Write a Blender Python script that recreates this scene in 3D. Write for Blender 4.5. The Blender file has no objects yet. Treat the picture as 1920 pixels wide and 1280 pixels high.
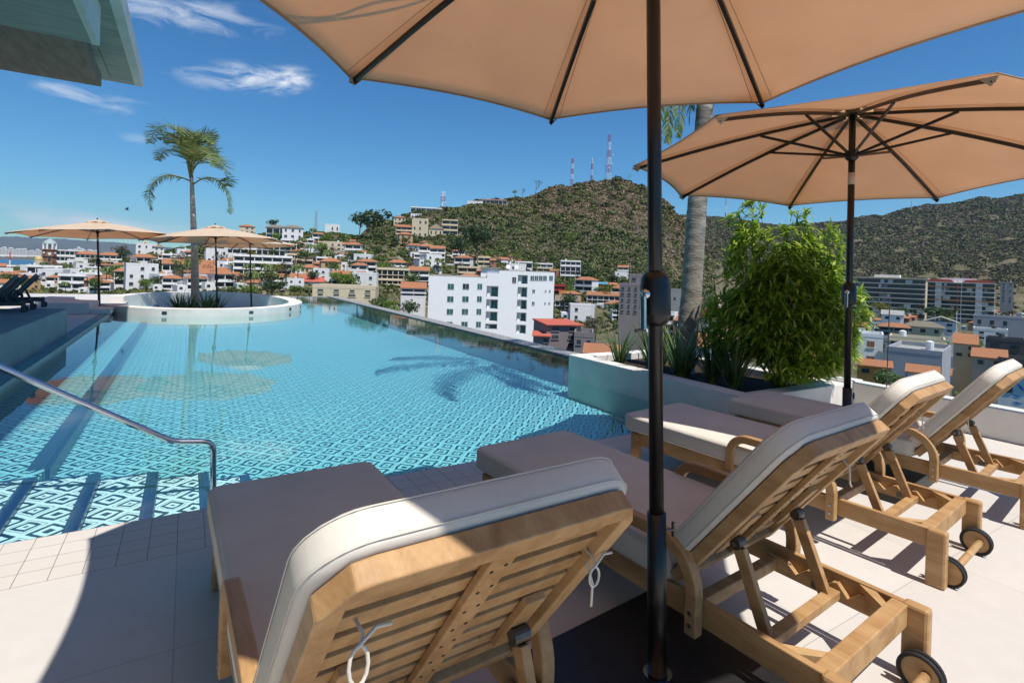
import bpy, bmesh, math, random
import numpy as np
from mathutils import Vector, Matrix
random.seed(7); np.random.seed(7)
R = math.radians
sc = bpy.context.scene
COL = bpy.data.collections.new("scene"); sc.collection.children.link(COL)

# ------------------------------------------------------------------ camera, sky, sun, exposure
F, YAW, CX, CY, ROLL, EYE = 989.58, 0.55173, 960.0, 512.46, 0.036, 1.5
cam_d = bpy.data.cameras.new("camera"); cam = bpy.data.objects.new("camera", cam_d); COL.objects.link(cam)
cam_d.sensor_width = 36; cam_d.lens = F/1920*36; cam_d.clip_start = 0.05; cam_d.clip_end = 60000
cam_d.shift_y = -(640-CY)/1920
_r = Vector((math.cos(YAW), -math.sin(YAW), 0)); _f = Vector((math.sin(YAW), math.cos(YAW), 0)); _u = Vector((0,0,1))
_cr = _r*math.cos(ROLL)+_u*math.sin(ROLL); _cu = -_r*math.sin(ROLL)+_u*math.cos(ROLL)
cam.matrix_world = Matrix(((_cr.x,_cu.x,-_f.x,0),(_cr.y,_cu.y,-_f.y,0),(_cr.z,_cu.z,-_f.z,EYE),(0,0,0,1)))
sc.camera = cam

SUNV = Vector((-0.06, 0.53, -1.0)).normalized()      # direction the light travels
sun_d = bpy.data.lights.new("sun", 'SUN'); sun_d.energy = 5.0; sun_d.angle = R(0.53); sun_d.color = (1.0, 0.96, 0.90)
sun = bpy.data.objects.new("sun", sun_d); COL.objects.link(sun)
sun.rotation_euler = (-SUNV).to_track_quat('Z', 'Y').to_euler()
world = bpy.data.worlds.new("World"); sc.world = world; world.use_nodes = True
wn, wl = world.node_tree.nodes, world.node_tree.links
wn.clear()
w_out = wn.new('ShaderNodeOutputWorld'); w_bg = wn.new('ShaderNodeBackground'); w_sky = wn.new('ShaderNodeTexSky')
w_sky.sky_type = 'NISHITA'; w_sky.sun_disc = False
to_sun = -SUNV
w_sky.sun_elevation = math.asin(to_sun.z); w_sky.sun_rotation = math.atan2(to_sun.x, to_sun.y)
w_sky.altitude = 30; w_sky.air_density = 1.0; w_sky.dust_density = 0.0; w_sky.ozone_density = 1.6
w_bg.inputs['Strength'].default_value = 0.100
def wmath(op, a, b=None, c=None):
    n = wn.new('ShaderNodeMath'); n.operation = op
    for i, v in enumerate((a, b, c)):
        if v is None: continue
        if isinstance(v, (int, float)): n.inputs[i].default_value = v
        else: wl.new(v, n.inputs[i])
    return n.outputs[0]
def ray(px, py):
    x = (px-CX)/F; y = (py-CY)/F
    x, y = x*math.cos(ROLL)+y*math.sin(ROLL), -x*math.sin(ROLL)+y*math.cos(ROLL)
    c, s = math.cos(YAW), math.sin(YAW)
    return Vector((x*c+s, -x*s+c, -y))
def at(px, py, D): return ray(px, py)*D + Vector((0, 0, EYE))
w_tc = wn.new('ShaderNodeTexCoord')
mask = None
def cloud(px, py, hw, hh, tilt, amt, seed, stretch=(4.0, 12.0), thr=0.42):
    """a wisp of cirrus round a direction of the sky, hw x hh radians across, broken by stretched noise"""
    global mask
    d = ray(px, py).normalized()
    t = Vector((0,0,1)).cross(d).normalized()*-1; b = t.cross(d)*1.0
    tt = t*math.cos(tilt)+b*math.sin(tilt); bb = -t*math.sin(tilt)+b*math.cos(tilt)
    def dot(v):
        n = wn.new('ShaderNodeVectorMath'); n.operation = 'DOT_PRODUCT'; wl.new(w_tc.outputs['Generated'], n.inputs[0]); n.inputs[1].default_value = v; return n.outputs['Value']
    dx, dy, dz = dot(tt), dot(bb), dot(d)
    cmb = wn.new('ShaderNodeCombineXYZ')
    wl.new(wmath('MULTIPLY', dx, stretch[0]), cmb.inputs[0]); wl.new(wmath('MULTIPLY', dy, stretch[1]), cmb.inputs[1]); cmb.inputs[2].default_value = seed
    no = wn.new('ShaderNodeTexNoise'); no.inputs['Scale'].default_value = 4.0; no.inputs['Detail'].default_value = 9; no.inputs['Roughness'].default_value = 0.62; no.inputs['Distortion'].default_value = 0.6
    wl.new(cmb.outputs[0], no.inputs['Vector'])
    ex = wmath('POWER', wmath('DIVIDE', dx, hw), 2.0); ey = wmath('POWER', wmath('DIVIDE', dy, hh), 2.0)
    env = wmath('SUBTRACT', 1.0, wmath('ADD', ex, ey)); env = wmath('POWER', wmath('MAXIMUM', env, 0.0), 1.5)
    nn = wmath('MAXIMUM', wmath('SUBTRACT', no.outputs['Fac'], wmath('SUBTRACT', thr+0.10, wmath('MULTIPLY', env, 0.16))), 0.0)
    m = wmath('MULTIPLY', wmath('MULTIPLY', nn, env), amt); m = wmath('MULTIPLY', m, wmath('GREATER_THAN', dz, 0.0))
    mask = m if mask is None else wmath('ADD', mask, m)
cloud(470, 148, 0.135, 0.030, 0.10, 3.4, 1.0)
cloud(545, 150, 0.050, 0.028, 0.20, 3.6, 2.3)
cloud(340, 22, 0.17, 0.040, 0.06, 2.0, 3.7)
cloud(132, 172, 0.075, 0.018, -0.10, 2.2, 5.9)
cloud(222, 198, 0.045, 0.022, 0.25, 1.5, 6.4)
cloud(255, 262, 0.035, 0.014, 0.0, 1.0, 7.7)
cloud(60, 415, 0.20, 0.032, -0.06, 2.2, 8.2, (1.5, 6.0), 0.34)
cloud(280, 430, 0.16, 0.022, -0.04, 1.8, 9.9, (1.5, 6.0), 0.34)
mask = wmath('MINIMUM', mask, 0.85)
w_hsv = wn.new('ShaderNodeHueSaturation'); w_hsv.inputs['Saturation'].default_value = 1.32; w_hsv.inputs['Value'].default_value = 1.0
wl.new(w_sky.outputs[0], w_hsv.inputs['Color'])
w_mix = wn.new('ShaderNodeMix'); w_mix.data_type = 'RGBA'
w_tint = wn.new('ShaderNodeMix'); w_tint.data_type = 'RGBA'; w_tint.blend_type = 'MULTIPLY'; w_tint.inputs[0].default_value = 1.0; wl.new(w_hsv.outputs[0], w_tint.inputs[6]); w_tint.inputs[7].default_value = (0.50, 0.90, 1.06, 1)
wl.new(mask, w_mix.inputs[0]); wl.new(w_tint.outputs[2], w_mix.inputs[6]); w_mix.inputs[7].default_value = (8.4, 8.8, 9.4, 1)
wl.new(w_mix.outputs[2], w_bg.inputs['Color']); wl.new(w_bg.outputs[0], w_out.inputs[0])
sc.view_settings.view_transform = 'Standard'; sc.view_settings.look = 'None'; sc.view_settings.gamma = 1.0
sc.view_settings.exposure = 0.16; sc.view_settings.use_curve_mapping = False
cy = sc.cycles; cy.max_bounces = 8; cy.diffuse_bounces = 3; cy.glossy_bounces = 4; cy.transparent_max_bounces = 12; cy.transmission_bounces = 4
cy.caustics_reflective = False; cy.caustics_refractive = False

# ------------------------------------------------------------------ materials
def new_mat(name):
    m = bpy.data.materials.new(name); m.use_nodes = True; return m, m.node_tree.nodes, m.node_tree.links
def noise_mat(name, c1, c2, scale=5, rough=0.7, spec=0.3, bump=0.0, bscale=None, stretch=None, detail=5, metallic=0, coord='Object', c3=None, emis=None):
    m, n, l = new_mat(name); p = n['Principled BSDF']
    p.inputs['Roughness'].default_value = rough; p.inputs['Specular IOR Level'].default_value = spec; p.inputs['Metallic'].default_value = metallic
    tc = n.new('ShaderNodeTexCoord'); mp = n.new('ShaderNodeMapping'); l.new(tc.outputs[coord], mp.inputs[0])
    if stretch: mp.inputs['Scale'].default_value = stretch
    t = n.new('ShaderNodeTexNoise'); t.inputs['Scale'].default_value = scale; t.inputs['Detail'].default_value = detail; t.inputs['Roughness'].default_value = 0.6
    l.new(mp.outputs[0], t.inputs['Vector'])
    cr = n.new('ShaderNodeValToRGB'); cr.color_ramp.elements[0].position = 0.32; cr.color_ramp.elements[1].position = 0.68
    cr.color_ramp.elements[0].color = (*c1, 1); cr.color_ramp.elements[1].color = (*c2, 1)
    if c3: e = cr.color_ramp.elements.new(0.5); e.color = (*c3, 1)
    l.new(t.outputs['Fac'], cr.inputs[0]); l.new(cr.outputs[0], p.inputs['Base Color'])
    if bump:
        t2 = n.new('ShaderNodeTexNoise'); t2.inputs['Scale'].default_value = bscale or scale*4; t2.inputs['Detail'].default_value = 4
        l.new(mp.outputs[0], t2.inputs['Vector'])
        b = n.new('ShaderNodeBump'); b.inputs['Strength'].default_value = bump; b.inputs['Distance'].default_value = 0.01
        l.new(t2.outputs['Fac'], b.inputs['Height']); l.new(b.outputs[0], p.inputs['Normal'])
    return m
def flat_mat(name, c, rough=0.6, spec=0.4, metallic=0.0, var=0.12, scale=3.0):
    lo = tuple(max(0, v*(1-var)) for v in c); hi = tuple(min(1, v*(1+var)) for v in c)
    return noise_mat(name, lo, hi, scale, rough, spec, metallic=metallic)
def mnode(n, l, op, a, b=None, c=None):
    k = n.new('ShaderNodeMath'); k.operation = op
    for i, v in enumerate((a, b, c)):
        if v is None: continue
        if isinstance(v, (int, float)): k.inputs[i].default_value = v
        else: l.new(v, k.inputs[i])
    return k.outputs[0]
def band(n, l, v, a, b):
    return mnode(n, l, 'MULTIPLY', mnode(n, l, 'GREATER_THAN', v, a), mnode(n, l, 'LESS_THAN', v, b))

def wood_mat(name, c1, c2, c3):
    m, n, l = new_mat(name); p = n['Principled BSDF']; p.inputs['Roughness'].default_value = 0.5; p.inputs['Specular IOR Level'].default_value = 0.35
    tc = n.new('ShaderNodeTexCoord'); oi = n.new('ShaderNodeObjectInfo'); geo = n.new('ShaderNodeNewGeometry')
    mp = n.new('ShaderNodeMapping'); mp.inputs['Scale'].default_value = (7, 1.6, 7); l.new(tc.outputs['Object'], mp.inputs[0])
    add = n.new('ShaderNodeVectorMath'); add.operation = 'ADD'; l.new(mp.outputs[0], add.inputs[0])
    sc3 = n.new('ShaderNodeVectorMath'); sc3.operation = 'SCALE'; sc3.inputs[0].default_value = (3, 7, 5); l.new(geo.outputs['Random Per Island'], sc3.inputs['Scale'])
    l.new(sc3.outputs[0], add.inputs[1])
    a = n.new('ShaderNodeTexNoise'); a.inputs['Scale'].default_value = 2.4; a.inputs['Detail'].default_value = 6; a.inputs['Distortion'].default_value = 0.5; l.new(add.outputs[0], a.inputs['Vector'])
    mp2 = n.new('ShaderNodeMapping'); mp2.inputs['Scale'].default_value = (60, 4, 60); l.new(tc.outputs['Object'], mp2.inputs[0])
    g = n.new('ShaderNodeTexNoise'); g.inputs['Scale'].default_value = 2; g.inputs['Detail'].default_value = 3; l.new(mp2.outputs[0], g.inputs['Vector'])
    v = n.new('ShaderNodeTexVoronoi'); v.inputs['Scale'].default_value = 1.1; l.new(add.outputs[0], v.inputs['Vector'])
    cr = n.new('ShaderNodeValToRGB'); e = cr.color_ramp.elements; e[0].position = 0.25; e[1].position = 0.75; e[0].color = (*c1, 1); e[1].color = (*c3, 1)
    x = e.new(0.5); x.color = (*c2, 1)
    f = mnode(n, l, 'ADD', mnode(n, l, 'MULTIPLY', a.outputs['Fac'], 0.75), mnode(n, l, 'MULTIPLY', g.outputs['Fac'], 0.25))
    f = mnode(n, l, 'ADD', f, mnode(n, l, 'MULTIPLY', mnode(n, l, 'SUBTRACT', geo.outputs['Random Per Island'], 0.5), 0.22))
    knot = mnode(n, l, 'MULTIPLY', mnode(n, l, 'LESS_THAN', v.outputs['Distance'], 0.045), -0.22)
    l.new(mnode(n, l, 'ADD', f, knot), cr.inputs[0]); l.new(cr.outputs[0], p.inputs['Base Color'])
    b = n.new('ShaderNodeBump'); b.inputs['Strength'].default_value = 0.15; b.inputs['Distance'].default_value = 0.003; l.new(g.outputs['Fac'], b.inputs['Height']); l.new(b.outputs[0], p.inputs['Normal'])
    return m
def fabric_mat(name, c1, c2, weave=900, wr=0.13):
    m, n, l = new_mat(name); p = n['Principled BSDF']; p.inputs['Roughness'].default_value = 0.9; p.inputs['Specular IOR Level'].default_value = 0.15
    tc = n.new('ShaderNodeTexCoord')
    t = n.new('ShaderNodeTexNoise'); t.inputs['Scale'].default_value = 3.5; t.inputs['Detail'].default_value = 4; l.new(tc.outputs['Object'], t.inputs['Vector'])
    cr = n.new('ShaderNodeValToRGB'); cr.color_ramp.elements[0].color = (*c1, 1); cr.color_ramp.elements[1].color = (*c2, 1); cr.color_ramp.elements[0].position = .3; cr.color_ramp.elements[1].position = .7
    l.new(t.outputs['Fac'], cr.inputs[0]); l.new(cr.outputs[0], p.inputs['Base Color'])
    w = n.new('ShaderNodeTexNoise'); w.inputs['Scale'].default_value = weave; w.inputs['Detail'].default_value = 1; l.new(tc.outputs['Object'], w.inputs['Vector'])
    km = n.new('ShaderNodeMapping'); km.inputs['Scale'].default_value = (1, 2.2, 1); km.inputs['Rotation'].default_value = (0, 0, .5); l.new(tc.outputs['Object'], km.inputs[0]); k = n.new('ShaderNodeTexNoise'); k.inputs['Scale'].default_value = 4.5; k.inputs['Detail'].default_value = 5; k.inputs['Distortion'].default_value = 2.2; l.new(km.outputs[0], k.inputs['Vector'])
    b = n.new('ShaderNodeBump'); b.inputs['Strength'].default_value = 0.25; b.inputs['Distance'].default_value = 0.001; l.new(w.outputs['Fac'], b.inputs['Height'])
    b2 = n.new('ShaderNodeBump'); b2.inputs['Strength'].default_value = wr; b2.inputs['Distance'].default_value = 0.02; l.new(k.outputs['Fac'], b2.inputs['Height']); l.new(b.outputs[0], b2.inputs['Normal'])
    l.new(b2.outputs[0], p.inputs['Normal'])
    return m
def canopy_mat():
    m, n, l = new_mat("canopy_fabric"); out = n['Material Output']; n.remove(n['Principled BSDF'])
    tc = n.new('ShaderNodeTexCoord')
    t = n.new('ShaderNodeTexNoise'); t.inputs['Scale'].default_value = 2.2; t.inputs['Detail'].default_value = 5; l.new(tc.outputs['Object'], t.inputs['Vector'])
    def ramp(c1, c2):
        cr = n.new('ShaderNodeValToRGB'); cr.color_ramp.elements[0].color = (*c1, 1); cr.color_ramp.elements[1].color = (*c2, 1); cr.color_ramp.elements[0].position = .3; cr.color_ramp.elements[1].position = .7
        l.new(t.outputs['Fac'], cr.inputs[0]); return cr.outputs[0]
    k = n.new('ShaderNodeTexNoise'); k.inputs['Scale'].default_value = 3.2; k.inputs['Detail'].default_value = 4; k.inputs['Distortion'].default_value = 2.0; l.new(tc.outputs['Object'], k.inputs['Vector'])
    w = n.new('ShaderNodeTexNoise'); w.inputs['Scale'].default_value = 220; w.inputs['Detail'].default_value = 1; l.new(tc.outputs['Object'], w.inputs['Vector'])
    b = n.new('ShaderNodeBump'); b.inputs['Strength'].default_value = 0.35; b.inputs['Distance'].default_value = 0.02; l.new(k.outputs['Fac'], b.inputs['Height'])
    b2 = n.new('ShaderNodeBump'); b2.inputs['Strength'].default_value = 0.3; b2.inputs['Distance'].default_value = 0.002; l.new(w.outputs['Fac'], b2.inputs['Height']); l.new(b.outputs[0], b2.inputs['Normal'])
    d = n.new('ShaderNodeBsdfDiffuse'); l.new(ramp((0.79, 0.70, 0.55), (0.85, 0.76, 0.61)), d.inputs[0]); l.new(b2.outputs[0], d.inputs['Normal'])
    tr = n.new('ShaderNodeBsdfTranslucent'); l.new(ramp((0.78, 0.445, 0.200), (0.83, 0.485, 0.228)), tr.inputs[0]); l.new(b2.outputs[0], tr.inputs['Normal'])
    mx = n.new('ShaderNodeMixShader'); mx.inputs[0].default_value = 0.48; l.new(d.outputs[0], mx.inputs[1]); l.new(tr.outputs[0], mx.inputs[2]); l.new(mx.outputs[0], out.inputs[0])
    return m
def leaf_mat(name, c1, c2, c3, trans=0.35, rough=0.45):
    m, n, l = new_mat(name); p = n['Principled BSDF']; out = n['Material Output']; p.inputs['Roughness'].default_value = rough; p.inputs['Specular IOR Level'].default_value = 0.4
    geo = n.new('ShaderNodeNewGeometry')
    cr = n.new('ShaderNodeValToRGB'); e = cr.color_ramp.elements; e[0].color = (*c1, 1); e[1].color = (*c3, 1); e[0].position = 0.0; e[1].position = 1.0
    x = e.new(0.5); x.color = (*c2, 1); l.new(geo.outputs['Random Per Island'], cr.inputs[0]); l.new(cr.outputs[0], p.inputs['Base Color'])
    tr = n.new('ShaderNodeBsdfTranslucent'); hs = n.new('ShaderNodeHueSaturation'); hs.inputs['Value'].default_value = 1.6; hs.inputs['Hue'].default_value = 0.48; l.new(cr.outputs[0], hs.inputs['Color']); l.new(hs.outputs[0], tr.inputs[0])
    mx = n.new('ShaderNodeMixShader'); mx.inputs[0].default_value = trans; l.new(p.outputs[0], mx.inputs[1]); l.new(tr.outputs[0], mx.inputs[2]); l.new(mx.outputs[0], out.inputs[0])
    return m
def attr_leaf_mat(name):
    m, n, l = new_mat(name); p = n['Principled BSDF']; p.inputs['Roughness'].default_value = 0.8; p.inputs['Specular IOR Level'].default_value = 0.15
    a = n.new('ShaderNodeAttribute'); a.attribute_name = 'tint'; geo = n.new('ShaderNodeNewGeometry')
    hs = n.new('ShaderNodeHueSaturation'); l.new(a.outputs['Color'], hs.inputs['Color'])
    l.new(mnode(n, l, 'ADD', mnode(n, l, 'MULTIPLY', geo.outputs['Random Per Island'], 0.9), 0.55), hs.inputs['Value']); l.new(hs.outputs[0], p.inputs['Base Color'])
    return m
def pool_tile_mat(name, light1, light2, dark, grid=False):
    m, n, l = new_mat(name); p = n['Principled BSDF']; p.inputs['Roughness'].default_value = 0.35
    tc = n.new('ShaderNodeTexCoord')
    nz = n.new('ShaderNodeTexNoise'); nz.inputs['Scale'].default_value = 4.5; nz.inputs['Detail'].default_value = 2; l.new(tc.outputs['Object'], nz.inputs['Vector'])
    wob = n.new('ShaderNodeVectorMath'); wob.operation = 'MULTIPLY_ADD'; l.new(nz.outputs['Color'], wob.inputs[0]); wob.inputs[1].default_value = (0.030, 0.030, 0)  # wavering refraction of the water, put into the tile pattern itself
    nf = n.new('ShaderNodeTexNoise'); nf.inputs['Scale'].default_value = 11; nf.inputs['Detail'].default_value = 3; l.new(tc.outputs['Object'], nf.inputs['Vector'])
    dd = n.new('ShaderNodeVectorMath'); dd.operation = 'DISTANCE'; l.new(tc.outputs['Object'], dd.inputs[0]); dd.inputs[1].default_value = (0.9, 6.2, -.5)
    amp = mnode(n, l, 'ADD', 0.012, mnode(n, l, 'MULTIPLY', mnode(n, l, 'MAXIMUM', mnode(n, l, 'SUBTRACT', 1.0, mnode(n, l, 'DIVIDE', dd.outputs['Value'], 3.2)), 0.0), 0.085))
    cbb = n.new('ShaderNodeVectorMath'); cbb.operation = 'SCALE'; l.new(nf.outputs['Color'], cbb.inputs[0]); l.new(amp, cbb.inputs['Scale'])
    w2 = n.new('ShaderNodeVectorMath'); w2.operation = 'ADD'; l.new(tc.outputs['Object'], w2.inputs[0]); l.new(cbb.outputs[0], w2.inputs[1]); l.new(w2.outputs[0], wob.inputs[2])
    s = n.new('ShaderNodeSeparateXYZ'); l.new(wob.outputs[0], s.inputs[0])
    P = 0.245
    u = mnode(n, l, 'DIVIDE', s.outputs[0], P); v = mnode(n, l, 'DIVIDE', s.outputs[1], P)
    fu = mnode(n, l, 'ABSOLUTE', mnode(n, l, 'SUBTRACT', u, mnode(n, l, 'ROUND', u))); fv = mnode(n, l, 'ABSOLUTE', mnode(n, l, 'SUBTRACT', v, mnode(n, l, 'ROUND', v)))
    d = mnode(n, l, 'ADD', fu, fv); isA = mnode(n, l, 'LESS_THAN', d, 0.5)
    dB = mnode(n, l, 'SUBTRACT', 1.0, d)
    A = mnode(n, l, 'ADD', mnode(n, l, 'MULTIPLY', band(n, l, d, 0.375, 0.41), 0.7), mnode(n, l, 'ADD', band(n, l, d, 0.185, 0.305), mnode(n, l, 'LESS_THAN', d, 0.06)))
    B = mnode(n, l, 'ADD', band(n, l, dB, 0.285, 0.425), mnode(n, l, 'LESS_THAN', dB, 0.13))
    fac = mnode(n, l, 'ADD', mnode(n, l, 'MULTIPLY', A, isA), mnode(n, l, 'MULTIPLY', B, mnode(n, l, 'SUBTRACT', 1.0, isA)))
    n2 = n.new('ShaderNodeTexNoise'); n2.inputs['Scale'].default_value = 0.8; n2.inputs['Detail'].default_value = 6; l.new(tc.outputs['Object'], n2.inputs['Vector'])
    mx0 = n.new('ShaderNodeMix'); mx0.data_type = 'RGBA'; l.new(n2.outputs['Fac'], mx0.inputs[0]); mx0.inputs[6].default_value = (*light1, 1); mx0.inputs[7].default_value = (*light2, 1)
    mx = n.new('ShaderNodeMix'); mx.data_type = 'RGBA'; l.new(mnode(n, l, 'MINIMUM', fac, 1.0), mx.inputs[0]); l.new(mx0.outputs[2], mx.inputs[6]); mx.inputs[7].default_value = (*dark, 1)
    l.new(mx.outputs[2], p.inputs['Base Color'])
    return m
def grid_mat(name, c1, c2, grout, size, gw, rough=0.35, axes=(0, 1), spec=0.5, var=1.0):
    m, n, l = new_mat(name); p = n['Principled BSDF']; p.inputs['Roughness'].default_value = rough; p.inputs['Specular IOR Level'].default_value = spec
    tc = n.new('ShaderNodeTexCoord'); s = n.new('ShaderNodeSeparateXYZ'); l.new(tc.outputs['Object'], s.inputs[0])
    g = None; cells = []
    for ax in axes:
        u = mnode(n, l, 'DIVIDE', s.outputs[ax], size); fr = mnode(n, l, 'FRACT', u); cells.append(mnode(n, l, 'FLOOR', u))
        e = mnode(n, l, 'MAXIMUM', mnode(n, l, 'LESS_THAN', fr, gw), mnode(n, l, 'GREATER_THAN', fr, 1-gw)); g = e if g is None else mnode(n, l, 'MAXIMUM', g, e)
    cb = n.new('ShaderNodeCombineXYZ')
    for i, c in enumerate(cells): l.new(c, cb.inputs[i])
    wn_ = n.new('ShaderNodeTexWhiteNoise'); l.new(cb.outputs[0], wn_.inputs['Vector'])
    nz = n.new('ShaderNodeTexNoise'); nz.inputs['Scale'].default_value = 9; nz.inputs['Detail'].default_value = 5; l.new(tc.outputs['Object'], nz.inputs['Vector'])
    f = mnode(n, l, 'ADD', mnode(n, l, 'MULTIPLY', wn_.outputs['Value'], 0.6*var), mnode(n, l, 'MULTIPLY', nz.outputs['Fac'], 0.5))
    a = n.new('ShaderNodeMix'); a.data_type = 'RGBA'; l.new(f, a.inputs[0]); a.inputs[6].default_value = (*c1, 1); a.inputs[7].default_value = (*c2, 1)
    b = n.new('ShaderNodeMix'); b.data_type = 'RGBA'; l.new(g, b.inputs[0]); l.new(a.outputs[2], b.inputs[6]); b.inputs[7].default_value = (*grout, 1)
    l.new(b.outputs[2], p.inputs['Base Color'])
    bu = n.new('ShaderNodeBump'); bu.inputs['Strength'].default_value = 0.4; bu.inputs['Distance'].default_value = 0.002; bu.invert = True; l.new(g, bu.inputs['Height']); l.new(bu.outputs[0], p.inputs['Normal'])
    return m
def water_mat():
    m, n, l = new_mat("pool_water"); out = n['Material Output']; n.remove(n['Principled BSDF'])
    tc = n.new('ShaderNodeTexCoord')
    a = n.new('ShaderNodeTexNoise'); a.inputs['Scale'].default_value = 5; a.inputs['Detail'].default_value = 4; a.inputs['Roughness'].default_value = .55; l.new(tc.outputs['Object'], a.inputs['Vector'])
    b = n.new('ShaderNodeTexNoise'); b.inputs['Scale'].default_value = 0.7; b.inputs['Detail'].default_value = 2; l.new(tc.outputs['Object'], b.inputs['Vector'])
    h = mnode(n, l, 'MULTIPLY', a.outputs['Fac'], mnode(n, l, 'ADD', mnode(n, l, 'MULTIPLY', b.outputs['Fac'], 1.3), 0.05))
    bu = n.new('ShaderNodeBump'); bu.inputs['Strength'].default_value = 0.5; bu.inputs['Distance'].default_value = 0.0016; l.new(h, bu.inputs['Height'])
    fr = n.new('ShaderNodeFresnel'); fr.inputs['IOR'].default_value = 1.33; l.new(bu.outputs[0], fr.inputs['Normal'])
    g = n.new('ShaderNodeBsdfGlossy'); g.inputs['Roughness'].default_value = 0.015; l.new(bu.outputs[0], g.inputs['Normal']); g.inputs[0].default_value = (1, 1, 1, 1)
    t = n.new('ShaderNodeBsdfTransparent'); t.inputs[0].default_value = (0.78, 0.965, 0.985, 1)
    mx = n.new('ShaderNodeMixShader'); l.new(fr.outputs[0], mx.inputs[0]); l.new(t.outputs[0], mx.inputs[1]); l.new(g.outputs[0], mx.inputs[2]); l.new(mx.outputs[0], out.inputs[0])
    return m
def glass_mat(name, tint=(0.96, 0.985, 0.98), ior=1.06):
    m, n, l = new_mat(name); out = n['Material Output']; n.remove(n['Principled BSDF'])
    fr = n.new('ShaderNodeFresnel'); fr.inputs['IOR'].default_value = ior
    g = n.new('ShaderNodeBsdfGlossy'); g.inputs['Roughness'].default_value = 0.01
    t = n.new('ShaderNodeBsdfTransparent'); t.inputs[0].default_value = (*tint, 1)
    mx = n.new('ShaderNodeMixShader'); l.new(fr.outputs[0], mx.inputs[0]); l.new(t.outputs[0], mx.inputs[1]); l.new(g.outputs[0], mx.inputs[2]); l.new(mx.outputs[0], out.inputs[0])
    return m

M = {}
M['wood'] = wood_mat('teak', (0.30, 0.155, 0.06), (0.45, 0.265, 0.115), (0.56, 0.37, 0.18))
M['cushion'] = fabric_mat('cushion_fabric', (0.60, 0.555, 0.475), (0.67, 0.62, 0.535))
M['rope'] = fabric_mat('rope', (0.62, 0.56, 0.46), (0.72, 0.66, 0.56), 300)
M['canopy'] = canopy_mat()
M['black'] = noise_mat('black_metal', (0.006, 0.006, 0.006), (0.012, 0.011, 0.010), 8, 0.32, 0.5)
M['blackbase'] = noise_mat('black_base', (0.012, 0.012, 0.013), (0.022, 0.021, 0.021), 6, 0.42, 0.4, bump=0.1, bscale=60)
M['steel'] = noise_mat('steel', (0.55, 0.55, 0.56), (0.66, 0.66, 0.66), 4, 0.16, 0.5, metallic=1.0)
M['bolt'] = noise_mat('bolt', (0.32, 0.32, 0.33), (0.45, 0.45, 0.45), 30, 0.3, 0.5, metallic=1.0)
M['bracket'] = noise_mat('bracket', (0.10, 0.09, 0.075), (0.16, 0.14, 0.12), 30, 0.4, 0.5, metallic=0.8)
M['rubber'] = flat_mat('rubber', (0.02, 0.02, 0.022), 0.7)
M['deck'] = grid_mat('deck_stone', (0.53, 0.49, 0.44), (0.68, 0.635, 0.58), (0.40, 0.37, 0.335), 1.2, 0.0016, 0.6, spec=0.35, var=0.45)
M['decktile'] = grid_mat('deck_tile', (0.58, 0.525, 0.465), (0.66, 0.60, 0.54), (0.24, 0.21, 0.19), 0.1275, 0.014, 0.6, spec=0.3, var=0.5)
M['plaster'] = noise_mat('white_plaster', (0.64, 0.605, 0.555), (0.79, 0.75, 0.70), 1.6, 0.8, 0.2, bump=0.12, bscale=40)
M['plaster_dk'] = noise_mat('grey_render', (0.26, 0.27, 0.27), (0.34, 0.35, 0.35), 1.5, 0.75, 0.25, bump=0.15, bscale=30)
M['pool'] = pool_tile_mat('pool_mosaic', (0.25, 0.58, 0.63), (0.38, 0.72, 0.73), (0.001, 0.022, 0.065))  # cyan tint of the deeper water is put into the tile colour
M['poolstep'] = pool_tile_mat('step_mosaic', (0.72, 0.83, 0.82), (0.80, 0.88, 0.86), (0.004, 0.03, 0.07))
M['nosing'] = grid_mat('navy_mosaic', (0.003, 0.018, 0.07), (0.006, 0.035, 0.11), (0.03, 0.07, 0.14), 0.028, 0.05, 0.3)
M['weir'] = grid_mat('green_mosaic', (0.012, 0.045, 0.04), (0.03, 0.085, 0.075), (0.05, 0.08, 0.075), 0.05, 0.05, 0.12)
M['lip'] = grid_mat('grey_mosaic', (0.22, 0.21, 0.19), (0.50, 0.48, 0.43), (0.12, 0.12, 0.11), 0.045, 0.08, 0.5)
M['ringtile'] = pool_tile_mat('lounge_floor_tile', (0.55, 0.53, 0.50), (0.60, 0.58, 0.55), (0.02, 0.02, 0.025))
M['water'] = water_mat()
M['glass'] = glass_mat('rail_glass')
M['soil'] = noise_mat('soil', (0.02, 0.014, 0.009), (0.07, 0.05, 0.035), 14, 0.95, 0.1, bump=0.8, bscale=40)
M['bark_pale'] = noise_mat('pale_palm_bark', (0.34, 0.30, 0.24), (0.56, 0.51, 0.43), 5, 0.9, 0.15, bump=0.5, bscale=14, stretch=(1, 1, 3))
M['bark'] = noise_mat('palm_bark', (0.17, 0.15, 0.125), (0.38, 0.345, 0.29), 4, 0.9, 0.15, bump=1.0, bscale=14, stretch=(1, 1, 3))
M['bark_far'] = noise_mat('tree_bark', (0.10, 0.075, 0.05), (0.19, 0.15, 0.11), 5, 0.9, 0.1)
M['bush'] = leaf_mat('willow_leaf', (0.075, 0.155, 0.012), (0.18, 0.32, 0.026), (0.48, 0.60, 0.09), 0.40)
M['blade'] = leaf_mat('blade_leaf', (0.035, 0.075, 0.025), (0.075, 0.14, 0.04), (0.19, 0.25, 0.09), 0.25, 0.35)
M['frond'] = leaf_mat('palm_leaf', (0.04, 0.085, 0.016), (0.10, 0.165, 0.03), (0.30, 0.32, 0.13), 0.25)
M['stem'] = noise_mat('plant_stem', (0.16, 0.17, 0.05), (0.26, 0.25, 0.09), 8, 0.7, 0.2)
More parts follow.
